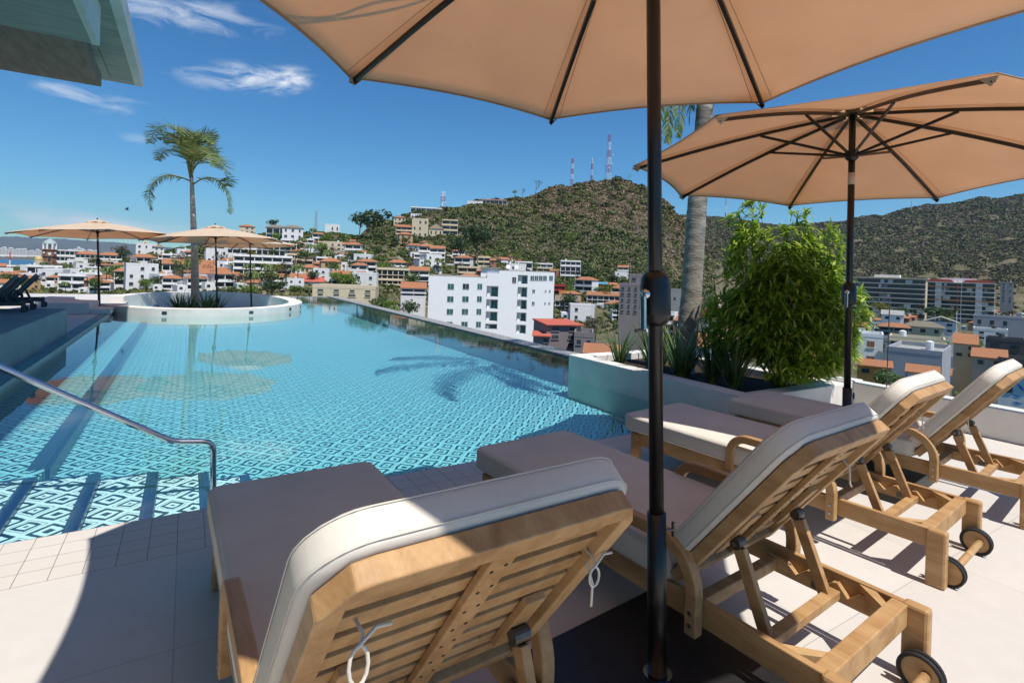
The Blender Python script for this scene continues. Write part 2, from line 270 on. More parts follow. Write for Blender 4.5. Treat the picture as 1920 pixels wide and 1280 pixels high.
for k, a in {'dark': ((0.014, 0.036, 0.010), (0.030, 0.062, 0.016), (0.06, 0.10, 0.025)), 'mid': ((0.035, 0.070, 0.016), (0.07, 0.12, 0.026), (0.13, 0.18, 0.04)),
             'lime': ((0.06, 0.11, 0.014), (0.11, 0.18, 0.02), (0.19, 0.26, 0.035)), 'dry': ((0.06, 0.05, 0.03), (0.10, 0.085, 0.045), (0.15, 0.13, 0.075)), 'yel': ((0.10, 0.11, 0.02), (0.19, 0.19, 0.03), (0.30, 0.27, 0.05))}.items():
    M['crown_'+k] = leaf_mat('crown_'+k, *a, 0.2, 0.6)
M['scrub'] = attr_leaf_mat('hill_scrub')
def terrain_mat():
    m, n, l = new_mat('hillside_ground'); p = n['Principled BSDF']; p.inputs['Roughness'].default_value = 0.95; p.inputs['Specular IOR Level'].default_value = 0.1
    tc = n.new('ShaderNodeTexCoord')
    a = n.new('ShaderNodeTexNoise'); a.inputs['Scale'].default_value = 0.02; a.inputs['Detail'].default_value = 8; a.inputs['Roughness'].default_value = .7; l.new(tc.outputs['Object'], a.inputs['Vector'])
    b = n.new('ShaderNodeTexNoise'); b.inputs['Scale'].default_value = 0.25; b.inputs['Detail'].default_value = 6; l.new(tc.outputs['Object'], b.inputs['Vector'])
    cr = n.new('ShaderNodeValToRGB'); e = cr.color_ramp.elements; e[0].position = .36; e[1].position = .66; e[0].color = (0.06, 0.072, 0.030, 1); e[1].color = (0.20, 0.155, 0.10, 1); x = e.new(.5); x.color = (0.125, 0.108, 0.062, 1)
    l.new(mnode(n, l, 'ADD', mnode(n, l, 'MULTIPLY', a.outputs['Fac'], .6), mnode(n, l, 'MULTIPLY', b.outputs['Fac'], .4)), cr.inputs[0]); l.new(cr.outputs[0], p.inputs['Base Color'])
    return m
M['ground'] = terrain_mat()
M['sea'] = noise_mat('sea_water', (0.010, 0.075, 0.15), (0.018, 0.11, 0.20), 0.004, 0.35, 0.5, stretch=(1, 6, 1))
M['mount'] = noise_mat('far_mountain', (0.05, 0.07, 0.05), (0.10, 0.10, 0.07), 0.001, 0.95, 0.05)
def hmat(name, c, var=0.07, rough=0.8): return flat_mat(name, c, rough, 0.2, 0, var, 0.4)
M['h_white'] = hmat('wall_white', (0.74, 0.72, 0.69)); M['h_bright'] = hmat('wall_bright_white', (0.88, 0.87, 0.85), 0.02); M['h_cream'] = hmat('wall_cream', (0.62, 0.52, 0.36)); M['h_grey'] = hmat('wall_grey', (0.30, 0.29, 0.28))
M['h_mauve'] = hmat('wall_mauve', (0.21, 0.18, 0.18)); M['h_brick'] = hmat('wall_brick', (0.30, 0.15, 0.095), 0.25); M['h_orange'] = hmat('wall_orange', (0.60, 0.28, 0.08)); M['h_red'] = hmat('wall_red', (0.34, 0.04, 0.035))
M['h_yel'] = hmat('wall_yellow', (0.62, 0.42, 0.07)); M['h_blue'] = hmat('wall_blue', (0.10, 0.30, 0.46)); M['h_lav'] = hmat('wall_grey_lavender', (0.36, 0.355, 0.375)); M['h_dark'] = hmat('wall_dark', (0.09, 0.085, 0.085))
M['h_win'] = noise_mat('window_glass', (0.02, 0.03, 0.035), (0.05, 0.07, 0.075), 1.2, 0.15, 0.6); M['h_teal'] = noise_mat('teal_window_glass', (0.03, 0.10, 0.095), (0.07, 0.18, 0.16), 1.2, 0.15, 0.6)
def roof_mat(name, c1, c2):
    m, n, l = new_mat(name); p = n['Principled BSDF']; p.inputs['Roughness'].default_value = 0.85; p.inputs['Specular IOR Level'].default_value = 0.15
    tc = n.new('ShaderNodeTexCoord'); w = n.new('ShaderNodeTexWave'); w.inputs['Scale'].default_value = 1.3; w.inputs['Distortion'].default_value = 0.6; l.new(tc.outputs['Object'], w.inputs['Vector'])
    nz = n.new('ShaderNodeTexNoise'); nz.inputs['Scale'].default_value = 1.8; nz.inputs['Detail'].default_value = 8; nz.inputs['Roughness'].default_value = .7; l.new(tc.outputs['Object'], nz.inputs['Vector'])
    mx = n.new('ShaderNodeMix'); mx.data_type = 'RGBA'; l.new(mnode(n, l, 'ADD', mnode(n, l, 'MULTIPLY', w.outputs['Fac'], .35), mnode(n, l, 'MULTIPLY', nz.outputs['Fac'], .7)), mx.inputs[0]); mx.inputs[6].default_value = (*c1, 1); mx.inputs[7].default_value = (*c2, 1)
    l.new(mx.outputs[2], p.inputs['Base Color']); return m
M['r_tile'] = roof_mat('roof_tile', (0.20, 0.085, 0.045), (0.50, 0.215, 0.105)); M['r_red'] = roof_mat('roof_red', (0.42, 0.09, 0.06), (0.52, 0.15, 0.10)); M['r_thatch'] = roof_mat('roof_thatch', (0.13, 0.105, 0.075), (0.27, 0.23, 0.17)); M['r_flat'] = hmat('roof_flat', (0.34, 0.32, 0.30), 0.15)

# ------------------------------------------------------------------ mesh helpers
class MB:
    def __init__(s): s.v = []; s.f = []; s.mi = []
    def quad(s, *pts, mi=0):
        b = len(s.v); s.v += [tuple(p) for p in pts]; s.f.append(tuple(range(b, b+len(pts)))); s.mi.append(mi); return s
    def box(s, x0, x1, y0, y1, z0, z1, T=None, mi=0):
        b = len(s.v); P = [Vector((x, y, z)) for z in (z0, z1) for y in (y0, y1) for x in (x0, x1)]
        if T is not None: P = [T @ p for p in P]
        s.v += [tuple(p) for p in P]
        for q in ((0,2,3,1), (4,5,7,6), (0,1,5,4), (2,6,7,3), (0,4,6,2), (1,3,7,5)): s.f.append(tuple(b+i for i in q)); s.mi.append(mi)
        return s
    def prism(s, poly, lo, hi, axis=2, T=None, mi=0):
        """extrude a polygon between lo and hi along an axis (2: poly is xy, 0: poly is yz)"""
        b = len(s.v); n = len(poly)
        for h in (lo, hi):
            for a, c in poly:
                p = Vector((a, c, h)) if axis == 2 else Vector((h, a, c)) if axis == 0 else Vector((a, h, c))
                s.v.append(tuple(T @ p if T is not None else p))
        s.f.append(tuple(b+i for i in range(n))[::-1]); s.f.append(tuple(b+n+i for i in range(n))); s.mi += [mi, mi]
        for i in range(n): j = (i+1) % n; s.f.append((b+i, b+j, b+n+j, b+n+i)); s.mi.append(mi)
        return s
    def tube(s, pts, r, n=12, cap=True, mi=0):
        pts = [Vector(p) for p in pts]; rs = r if isinstance(r, (list, tuple)) else [r]*len(pts); b = len(s.v)
        ref = None
        for i, p in enumerate(pts):
            t = (pts[min(i+1, len(pts)-1)]-pts[max(i-1, 0)]).normalized()
            if ref is None: ref = Vector((0,0,1)) if abs(t.z) < .9 else Vector((1,0,0))
            u = (ref - t*ref.dot(t)).normalized(); w = t.cross(u); ref = u
            for k in range(n): a = 2*math.pi*k/n; s.v.append(tuple(p+(u*math.cos(a)+w*math.sin(a))*rs[i]))
        for i in range(len(pts)-1):
            for k in range(n): j = (k+1) % n; s.f.append((b+i*n+k, b+i*n+j, b+(i+1)*n+j, b+(i+1)*n+k)); s.mi.append(mi)
        if cap: s.f.append(tuple(b+k for k in range(n))[::-1]); s.f.append(tuple(b+(len(pts)-1)*n+k for k in range(n))); s.mi += [mi, mi]
        return s
    def strip(s, path, wdir, w, t, T=None, mi=0):
        """sweep a w (along wdir) x t section along a planar path"""
        b = len(s.v); path = [Vector(p) for p in path]; wd = Vector(wdir).normalized()
        for i, p in enumerate(path):
            tg = (path[min(i+1, len(path)-1)]-path[max(i-1, 0)]).normalized(); nn = tg.cross(wd).normalized()
            for a, c in ((-1,-1), (1,-1), (1,1), (-1,1)): q = p+wd*(a*w/2)+nn*(c*t/2); s.v.append(tuple(T @ q if T is not None else q))
        m = len(path)
        for i in range(m-1):
            for k in range(4): j = (k+1) % 4; s.f.append((b+i*4+k, b+i*4+j, b+(i+1)*4+j, b+(i+1)*4+k)); s.mi.append(mi)
        s.f.append((b+3, b+2, b+1, b)); s.f.append(tuple(b+(m-1)*4+k for k in range(4))); s.mi += [mi, mi]
        return s
    def build(s, name, mats, parent=None, smooth=False, bevel=0, **tagkw):
        me = bpy.data.meshes.new(name); me.from_pydata(s.v, [], s.f)
        if not isinstance(mats, (list, tuple)): mats = [mats]
        for m in mats: me.materials.append(M[m] if isinstance(m, str) else m)
        if len(mats) > 1: me.polygons.foreach_set('material_index', s.mi)
        if smooth: me.polygons.foreach_set('use_smooth', [True]*len(me.polygons))
        me.update(); o = bpy.data.objects.new(name, me); COL.objects.link(o)
        if parent is not None: o.parent = parent
        if bevel: md = o.modifiers.new('bevel', 'BEVEL'); md.width = bevel; md.segments = 2; md.limit_method = 'ANGLE'; md.harden_normals = False
        if tagkw: tag(o, **tagkw)
        return o
def tag(o, label=None, cat=None, group=None, kind=None):
    if label: o['label'] = label
    if cat: o['category'] = cat
    if group: o['group'] = group
    if kind: o['kind'] = kind
    return o
def thing(name, label, cat, loc=(0,0,0), rz=0, group=None):
    o = bpy.data.objects.new(name, None); COL.objects.link(o); o.location = loc; o.rotation_euler = (0, 0, rz); o.empty_display_size = 0.2
    return tag(o, label, cat, group)
KIDS = {}
def kids(o):
    return [c for c in o.children]
def dup(o, parent=None, label=None, loc=None, rz=None, group=None, scale=None):
    c = o.copy(); COL.objects.link(c); c.parent = parent
    if parent is None:
        if label: c['label'] = label
        if loc is not None: c.location = loc
        if rz is not None: c.rotation_euler = (0, 0, rz)
        if group: c['group'] = group
        if scale is not None: c.scale = scale if hasattr(scale, '__len__') else (scale,)*3
    for ch in kids(o): dup(ch, c)
    return c
def structure(mb, name, mats, **kw): return mb.build(name, mats, kind='structure', **kw)

# ------------------------------------------------------------------ terrace: deck, pool, planter, walls
WZ = -0.05                                      # water level
XL, XR, YN, YF = -1.75, 6.35, 3.70, 28.0        # pool outline
RC, RA, RB = Vector((0.6, 21.6)), 3.13, 4.3     # oval lounge island in the pool
def oval(a, b, t): return (RC.x+a*math.cos(t), RC.y+b*math.sin(t))
mb = MB(); mb.box(-9, 7.3, -6, 3.183, -0.3, 0.0); structure(mb, 'deck', 'deck')
mb = MB(); mb.box(XL-0.02, 4.99, 3.183, YN, -0.25, -0.0005)
o = structure(mb, 'pool_edge_paving', 'decktile'); o.location = (0.0, 0.0, 0)
mb = MB(); mb.box(-9, XL-0.02, 3.183, YF, -0.3, 0.0); structure(mb, 'side_deck', 'deck')
# pool basin
FZ = -0.36
mb = MB(); mb.box(XL-0.1, 5.5, YN-0.1, YF, FZ-0.1, FZ)
structure(mb, 'pool_floor', 'pool')
mb = MB(); mb.box(XL-0.25, XL-0.021, YN-.1, 18.74, FZ, 0.001); mb.box(XL-0.25, XL-0.021, 24.46, YF, FZ, 0.001)
structure(mb, 'pool_wall', noise_mat('pool_side_tile', (0.16, 0.30, 0.29), (0.22, 0.38, 0.36), 2))
mb = MB(); mb.box(XL-0.1, 5.5, YN-0.28, YN-0.02, FZ, -0.02); structure(mb, 'pool_wall_near', 'nosing')
mb = MB(); mb.box(XL-0.019, -0.93, YN-0.019, YF-.3, FZ, -0.22)
structure(mb, 'pool_bench', 'pool')
mb = MB(); mb.box(-0.93, -0.90, 5.6, YF-.3, FZ, -0.222); mb.box(-1.05, -0.93, 5.6, YF-.3, -0.219, -0.215); structure(mb, 'pool_bench_nosing', 'nosing')
# submerged steps along the near end, going down towards the middle of the pool
mb = MB(); nb = MB()
st = [(-1.74, -0.86, -0.068), (-0.86, -0.50, -0.10), (-0.50, -0.14, -0.15), (-0.14, 0.20, -0.21), (0.20, 0.50, -0.28)]
for i, (a, b, z) in enumerate(st):
    mb.box(a+0.002, b-0.075, YN-.018, 4.92, FZ, z); nb.box(b-0.073, b, YN-.018, 4.92, FZ, z+0.003)
    nb.box(a+0.002, b, 4.922, 4.95, FZ, z+0.002)
structure(mb, 'pool_steps', 'poolstep'); structure(nb, 'pool_step_nosing', 'nosing')
# infinity edge: green weir just under the water, grey mosaic lip outside it
mb = MB(); mb.quad((5.5, 6.4, -0.075), (6.2, 6.4, -0.062), (6.2, YF, -0.062), (5.5, YF, -0.075)); mb.box(5.48, 5.5, 6.4, YF, FZ, -0.0745); mb.box(-1.9, 6.2, YF-.3, YF, FZ, -0.07)
structure(mb, 'weir', 'weir')
mb = MB(); mb.box(6.2, 6.62, 6.4, YF+.35, -1.4, -0.02); mb.box(-9, 6.2, YF, YF+.3, -1.4, -0.045); structure(mb, 'infinity_edge_lip', 'lip')
# water sheet
pts = [(XL-.02, YN-.02), (5.0, YN-.02), (5.0, 6.34), (6.2, 6.4), (6.2, YF), (XL-.02, YF)]
a0 = math.acos((XL-.02-RC.x)/RA)
hole = [oval(RA-.02, RB-.02, t) for t in np.linspace(a0, 2*math.pi-a0, 73)[::-1]]      # from the lower left crossing round the right side
low = [oval(RA-.02, RB-.02, t) for t in np.linspace(-a0, a0, 97)]                      # lower-left -> right -> upper-left
poly = [(XL-.02, YN-.02), (4.99, YN-.02), (4.99, 6.36), (6.2, 6.36), (6.2, YF), (XL-.02, YF)] + low[::-1]
mb = MB(); mb.quad(*[(x, y, WZ) for x, y in poly]); me_o = mb.build('pool_water', 'water', kind='structure')
bm = bmesh.new(); bm.from_mesh(me_o.data); bmesh.ops.triangulate(bm, faces=bm.faces[:]); 
for f in bm.faces:
    if f.normal.z < 0: f.normal_flip()
bm.to_mesh(me_o.data); bm.free()
# hotel body under the terrace
mb = MB(); mb.box(-9, 6.5, YN-.3, YF+.2, -24, -1.4); mb.box(-9, 7.25, -6, YN-.3, -24, -0.31); mb.box(6.55, 7.25, YN-.3, 6.36, -24, -0.31); structure(mb, 'terrace_base', 'plaster_dk')

# island lounge ring
ring = thing('lounge_island', 'pale oval island wall in the pool round the sunken lounge with a palm', 'island', (RC.x, RC.y, 0))
n = 120; mb = MB()
RT = 0.165
def ringpt(a, b, t, z): return (a*math.cos(t), b*math.sin(t), z)
t0, t1 = -math.pi*0.985+0.55, math.pi*0.985-0.35
ts = np.linspace(-2.62, 2.75, n)
prof = lambda t: RT + 0.10*max(0, math.sin(t))
for i in range(n-1):
    a, b = ts[i], ts[i+1]
    o1, o2 = ringpt(RA, RB, a, -0.6), ringpt(RA, RB, b, -0.6); p1, p2 = ringpt(RA, RB, a, prof(a)), ringpt(RA, RB, b, prof(b))
    q1, q2 = ringpt(RA-.45, RB-.45, a, prof(a)), ringpt(RA-.45, RB-.45, b, prof(b)); r1, r2 = ringpt(RA-.45, RB-.45, a, -0.42), ringpt(RA-.45, RB-.45, b, -0.42)
    mb.quad(o1, o2, p2, p1); mb.quad(p1, p2, q2, q1); mb.quad(q1, q2, r2, r1)
for t, sgn in ((ts[0], 1), (ts[-1], -1)):
    z = prof(t); q = [ringpt(RA, RB, t, -.6), ringpt(RA, RB, t, z), ringpt(RA-.45, RB-.45, t, z), ringpt(RA-.45, RB-.45, t, -.6)]; mb.quad(*(q if sgn > 0 else q[::-1]))
mb.build('wall', 'plaster', ring, bevel=0.012)
mb = MB(); mb.quad(*[(*oval(RA-.4, RB-.4, t)[:2], -0.40) for t in np.linspace(0, 2*math.pi, 60)[:-1]])
for i in range(len(mb.v)): mb.v[i] = (mb.v[i][0]-RC.x, mb.v[i][1]-RC.y, mb.v[i][2])
mb.build('floor', 'ringtile', ring)
for t in (-1.93, -1.22, -0.72, -0.42):
    x, y = RA*math.cos(t), RB*math.sin(t); nx, ny = math.cos(t)/RA, math.sin(t)/RB; L = math.hypot(nx, ny); an = math.atan2(ny/L, nx/L)
    T = Matrix.Translation((x, y, 0.055)) @ Matrix.Rotation(an, 4, 'Z')
    MB().box(-.04, .012, -.065, .065, -.04, .04, T).build('wall_light', 'h_win', ring)
mb = MB(); mb.prism([(-0.5+.0+1.15*math.cos(t), -0.9+1.0*math.sin(t)) for t in np.linspace(0, 2*math.pi, 25)[:-1]], -0.39, -0.26); mb.build('planting_bed', 'soil', ring)

# steps and curved bench where the island meets the side deck
b1 = thing('curved_bench', 'white curved bench block at the left end of the oval island', 'bench', (-2.75, 19.4, 0))
MB().prism([(-.35,-1.3),(.55,-1.45),(.62,-.2),(.2,.0),(-.1,.55),(-.15,1.4),(-.8,1.6),(-.9,.5),(-.75,-.4)], 0, 0.30, 2).build('seat', 'plaster', b1, bevel=.015)
MB().prism([(.56,-1.42),(1.02,-1.5),(1.02,-.5),(.63,-.3)], 0, 0.13, 2).build('step', 'plaster', b1, bevel=.012)
MB().box(-.86, -.36, -1.25, -.7, 0, .22).build('step', 'plaster', b1, bevel=.012)

# raised side platform with the loungers in the shade
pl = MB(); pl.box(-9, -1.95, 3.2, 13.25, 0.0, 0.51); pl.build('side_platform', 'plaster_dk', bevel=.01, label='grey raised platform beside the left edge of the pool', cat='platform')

# planter box right of the pool
pb = thing('planter_box', 'long white planter along the right end of the pool', 'planter', (4.99, 3.35, 0))
w = MB(); w.box(0, .22, 0, 3.02, -.6, .30); w.box(.22, 1.9, 2.8, 3.02, -.6, .298); w.box(1.75, 1.97, .0, 2.8, -1.2, .295); w.box(.22, 1.75, 0, .2, -.1, .297); w.build('wall', 'plaster', pb, bevel=.008)
MB().box(.22, 1.75, .2, 2.8, -.2, .20).build('soil', 'soil', pb)
# low parapet wall + glass balustrade
pw = MB(); pw.box(7.0, 7.25, -4, 3.3, 0, 0.315); pw.box(6.96, 7.25, 3.3, 3.55, -.6, .33)
pw.build('parapet_wall', 'plaster', bevel=.01, label='low white parapet wall along the right side of the deck', cat='wall')
gb = thing('glass_balustrade', 'clear glass balustrade standing on the parapet beyond the planter', 'balustrade', (7.05, 0, 0.31))
ys = [8.2, 5.85, 4.4, 2.95, 1.5, 0.05, -1.4, -2.9]
for i in range(len(ys)-1):
    y0, y1 = ys[i+1]+.012, ys[i]-.012; x = -.12 if i < 2 else 0.0
    MB().box(x-.006, x+.006, y0, y1, -.28 if i < 2 else 0.01, 1.05).build('glass_panel', 'glass', gb)
    MB().box(x-.008, x+.008, y0-.010, y0-.004, -.28 if i < 2 else .01, 1.05).build('panel_edge', noise_mat('glass_edge', (.05, .12, .11), (.08, .17, .15)), gb)

# handrail into the pool
hr = thing('pool_handrail', 'polished steel handrail sloping down over the submerged pool steps', 'handrail', (0, 4.4, 0))
P = [(-3.0, 0, 2.08), (-.96, 0, .812), (-.12, 0, .275), (-.06, 0, .24), (0.0, 0, .222), (.13, 0, .205), (.17, 0, .195), (.195, 0, .17), (.205, 0, .12), (.21, 0, -.10), (.215, 0, -.5)]
MB().tube(P, 0.021, 16).build('rail', 'steel', hr, smooth=True)
MB().tube([(-2.2, 0, 1.59), (-2.2, 0, 0.5)], .021, 14).build('post', 'steel', hr, smooth=True)

# upper floors of the hotel reaching over the left side
hb = thing('upper_terrace', 'grey concrete slabs of an upper terrace reaching over the top left', 'building', (0, 0, 0))
M['slab_g'] = noise_mat('slab_soffit_pool_glow', (0.24, 0.30, 0.27), (0.36, 0.42, 0.38), 1.2, 0.6, 0.3, bump=.5, bscale=5, stretch=(1, 5, 1))  # green glow thrown up by the pool is put into this colour
M['slab_b'] = noise_mat('slab_soffit_brown', (0.20, 0.15, 0.11), (0.32, 0.25, 0.19), 1.6, 0.7, 0.3, stretch=(6, 1, 1))
def ry(px, py, z): d = ray(px, py); k = (z-EYE)/d.z; return d*k+Vector((0, 0, EYE))
c1 = ry(268, 163, 5.7)
MB().box(-9, c1.x-.16, -3, c1.y, 5.7, 6.0).build('slab', 'slab_g', hb)
MB().box(c1.x-.16, c1.x, -3, c1.y, 5.69, 6.05).build('slab_edge', 'plaster', hb)
MB().box(c1.x-.60, c1.x-.592, -3, c1.y-.3, 5.694, 5.70).build('slab_joint', 'h_dark', hb)
c2 = ry(190, 163, 5.2)
MB().box(-9, c2.x, 10.6, c2.y, 5.2, 5.46).build('beam', 'slab_b', hb)
c3 = ry(172, 82, 5.0)
MB().box(-9, c3.x, -3, c3.y, 5.0, 5.03).build('lower_soffit', 'slab_g', hb)
MB().box(c3.x+.001, c3.x+.10, -3, c3.y+.02, 4.99, 5.62).build('lower_edge', 'plaster', hb)
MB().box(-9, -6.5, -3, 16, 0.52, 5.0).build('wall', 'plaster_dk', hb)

# ------------------------------------------------------------------ loungers
def rbox(X, Y, Z, Rp, r, crown=0.0, nx=14, ny=18, corner=None):
    """rounded, slightly crowned pad: X,Y,Z ranges, plan corner radius Rp, edge radius r"""
    (x0, x1), (y0, y1), (z0, z1) = X, Y, Z; v = []; f = []
    def lin(a, b, n):
        c = [a+(b-a)*t for t in np.linspace(0, 1, n)]; e = max(r, Rp)
        c += [a+e*k for k in (.15, .35, .6, .8, 1.0)]+[b-e*k for k in (.15, .35, .6, .8, 1.0)]
        return sorted(set(round(t, 5) for t in c))
    xs, ys, zs = lin(x0, x1, nx), lin(y0, y1, ny), [z0, z0+.25*r, z0+.6*r, z0+r, (z0+z1)/2, z1-r, z1-.6*r, z1-.25*r, z1]
    idx = {}
    def vid(x, y, z):
        k = (x, y, z)
        if k in idx: return idx[k]
        ix = min(max(x, x0+Rp), x1-Rp); iy = min(max(y, y0+Rp), y1-Rp); dx, dy = x-ix, y-iy; L = math.hypot(dx, dy); q = Rp-r
        if L > 1e-9: m = min(L, q); ix += dx/L*m; iy += dy/L*m
        iz = min(max(z, z0+r), z1-r); d = Vector((x-ix, y-iy, z-iz)); 
        if d.length > 1e-9: d = d.normalized()*min(r, max(d.length, r)) if (x in (x0, x1) or y in (y0, y1) or z in (z0, z1)) else d
        p = Vector((ix, iy, iz))+d
        u = (2*(x-x0)/(x1-x0)-1); w = (2*(y-y0)/(y1-y0)-1)
        if z > (z0+z1)/2: p.z += crown*(1-u*u)*(1-w**4)
        idx[k] = len(v); v.append(tuple(p)); return idx[k]
    def face(a, b, c, d): f.append((a, b, c, d))
    for A, B, fn in ((xs, ys, lambda a, b, k: (a, b, (z0, z1)[k])), (xs, zs, lambda a, b, k: (a, (y0, y1)[k], b)), (ys, zs, lambda a, b, k: ((x0, x1)[k], a, b))):
        for k in (0, 1):
            for i in range(len(A)-1):
                for j in range(len(B)-1):
                    q = [vid(*fn(A[i], B[j], k)), vid(*fn(A[i+1], B[j], k)), vid(*fn(A[i+1], B[j+1], k)), vid(*fn(A[i], B[j+1], k))]
                    f.append(tuple(q))
    b = MB(); b.v = v; b.f = f; b.mi = [0]*len(f); return b
def fix_normals(o):
    bm = bmesh.new(); bm.from_mesh(o.data); bmesh.ops.recalc_face_normals(bm, faces=bm.faces[:]); bm.to_mesh(o.data); bm.free(); return o

HY, HZ, BA, BL = -1.375, 0.325, R(53.0), 0.79        # back rest hinge, angle and length
BT = Matrix.Translation((0, HY, HZ)) @ Matrix(((1,0,0,0), (0,-math.cos(BA),math.sin(BA),0), (0,math.sin(BA),math.cos(BA),0), (0,0,0,1)))
def make_lounger(name='sun_lounger', wood='wood', cush='cushion', detail=True):
    t = thing(name, 'x', 'sun lounger')
    for s in (-1, 1):
        MB().box(min(s*.315, s*.343), max(s*.315, s*.343), -1.955, -.05, .185, .28).build('side_rail', wood, t, bevel=.004)
        MB().box(min(s*.30, s*.352), max(s*.30, s*.352), -.095, -.02, 0, .27).build('leg', wood, t, bevel=.006)
        MB().box(min(s*.305, s*.358), max(s*.305, s*.358), -2.02, -1.935, 0.0, .285).build('leg', wood, t, bevel=.012)
        # bent arm rest bolted to the outside of the rail
        x = s*.372; path = []
        a0y, a1y, top, rr = -.88, -1.50, .475, .11
        path.append((x, a0y, .17)); path.append((x, a0y, top-rr))
        for k in range(1, 8): a = math.pi/2*k/8; path.append((x, a0y-rr+rr*math.cos(a), top-rr+rr*math.sin(a)))
        path.append((x, a0y-rr, top)); r2 = .17; path.append((x, a1y+r2, top))
        for k in range(1, 10): a = math.pi/2*k/10; path.append((x, a1y+r2-r2*math.sin(a), top-r2+r2*math.cos(a)))
        path.append((x, a1y, top-r2)); path.append((x, a1y, .16))
        arm = MB().strip(path, (1, 0, 0), .045, .05).build('armrest', wood, t, bevel=.006)
        if detail:
            for zz in (.20, .245):
                for yy in (a0y, a1y): MB().tube([(x+s*.0225, yy, zz), (x+s*.0265, yy, zz)], .008, 10).build('bolt', 'bolt', arm)
        # notched rail
        ny = [-1.42, -1.47, -1.50, -1.52, -1.555, -1.60, -1.62, -1.66, -1.70, -1.72, -1.76, -1.80, -1.82, -1.86, -1.93]
        nz = [.245, .245, .245, .235, .205, .245, .25, .205, .245, .25, .205, .245, .25, .215, .215]
        MB().prism([(a, b) for a, b in zip(ny, nz)]+[(-1.93, .178), (-1.42, .178)], min(s*.286, s*.311), max(s*.286, s*.311), 0).build('notched_rail', wood, t)
        if detail:
            for yy in (-1.42, -1.62): MB().box(min(s*.283, s*.286), max(s*.283, s*.286), yy-.04, yy+.0, .185, .215).build('notch_plate', 'bracket', t)
        MB().prism([(s*.312, -1.85), (s*.312, -1.79), (s*.22, -1.90), (s*.26, -1.902)][::s], .19, .275, 2).build('corner_block', wood, t)
        # wheel
        wy, wz, wr = -2.012, .072, .070
        wh = MB().tube([(s*.262, wy, wz), (s*.287, wy, wz)], wr-.008, 28).build('wheel', wood, t)
        MB().tube([(s*.26+.0, wy+(wr-.004)*math.cos(a), wz+(wr-.004)*math.sin(a)) for a in np.linspace(0, 2*math.pi, 33)], .008, 6, False).build('tyre', 'rubber', wh, smooth=True)
        wh2 = MB().tube([(s*.287, wy+(wr-.004)*math.cos(a), wz+(wr-.004)*math.sin(a)) for a in np.linspace(0, 2*math.pi, 33)], .007, 6, False).build('tyre', 'rubber', wh, smooth=True)
    MB().tube([(-.26, -2.03, .078), (.26, -2.03, .078)], .017, 14).build('axle', wood, t, smooth=True)
    MB().box(-.315, .315, -.085, -.05, .19, .275).build('foot_rail', wood, t, bevel=.004)
    MB().box(-.315, .315, -1.955, -1.90, .195, .278).build('head_rail', wood, t, bevel=.004)
    MB().box(-.286, .286, -1.47, -1.425, .185, .235).build('cross_bar', wood, t, bevel=.004)
    sl = MB()
    for k in range(11): y = -.12-k*.105; sl.box(-.314, .314, y-.08, y, .262, .28)
    sl.build('seat_slats', wood, t, bevel=.002)
    # back rest, built in its own plane
    br = MB(); w2 = .352; ch = .085
    def plate(mbx, x0, x1, y0, y1, z0, z1): mbx.box(x0, x1, y0, y1, z0, z1, BT)
    br.prism([(-w2, 0), (-w2+.045, 0), (-w2+.045, BL-.055), (-w2+.045, BL-.055), (-w2, BL-ch)], -.045, 0, 2, BT)
    br.prism([(w2, 0), (w2, BL-ch), (w2-.045, BL-.055), (w2-.045, 0)], -.045, 0, 2, BT)
    br.prism([(-w2, BL-ch), (-w2+.0451, BL-.056), (w2-.0451, BL-.056), (w2, BL-ch), (w2-.05, BL-.008), (w2-.09, BL), (-w2+.09, BL), (-w2+.05, BL-.008)], -.047, .0, 2, BT)
    br.prism([(-w2+.046, .0), (w2-.046, 0), (w2-.046, .045), (-w2+.046, .045)], -.043, -.002, 2, BT)
    bo = fix_normals(br.build('backrest_frame', wood, t, bevel=.004))
    sl = MB()
    for k in range(8): y = .062+k*.0845; plate(sl, -w2+.046, w2-.046, y, y+.056, -.022, -.004)
    sl.build('backrest_slats', wood, t, bevel=.002)
    cs = MB().box(-.03, .03, .046, BL-.058, -.042, -.023, BT).build('backrest_stile', wood, t, bevel=.003)
    if detail:
        for k in range(8):
            y = .062+k*.0845+.028
            for xx in (-.014, .014): MB().tube([BT @ Vector((xx, y+xx*.5, -.0420)), BT @ Vector((xx, y+xx*.5, -.0432))], .0045, 8).build('screw', 'rubber', cs)
    py = .26
    for s in (-1, 1):
        blk = MB().box(s*.225-.03, s*.225+.03, py-.10, py+.14, -.044, -.0225, BT).build('pivot_block', wood, t, bevel=.003)
        hg = MB().tube([BT @ Vector((s*.225-.024, py, -.062)), BT @ Vector((s*.225+.024, py, -.062))], .021, 14).build('hinge', 'bracket', blk, smooth=False)
        a = BT @ Vector((s*.225, py, -.062)); b = Vector((s*.225, -1.70, .215))
        d = (b-a); L = d.length; ang = math.atan2(d.z, -d.y)
        st_ = MB().strip([a+d*(.02/L), b], (1, 0, 0), .028, .045).build('strut', wood, t, bevel=.003)
        MB().tube([a+Vector((s*.0245, 0, 0)), a+Vector((s*.029, 0, 0))], .009, 10).build('bolt', 'bolt', st_)
    MB().box(-.283, .283, -1.735, -1.69, .192, .226).build('strut_bar', wood, t, bevel=.003)
    # cushion: seat pad and back pad
    sc_ = fix_normals(rbox((-.375, .375), (-1.385, .05), (.285, .412), .055, .028, .012).build('seat_cushion', cush, t, smooth=True))
    bc = rbox((-.372, .372), (-.015, BL+.012), (.003, .088), .12, .024, .006, 14, 16)
    bc.v = [tuple(BT @ Vector(p)) for p in bc.v]
    bco = fix_normals(bc.build('back_cushion', cush, t, smooth=True))
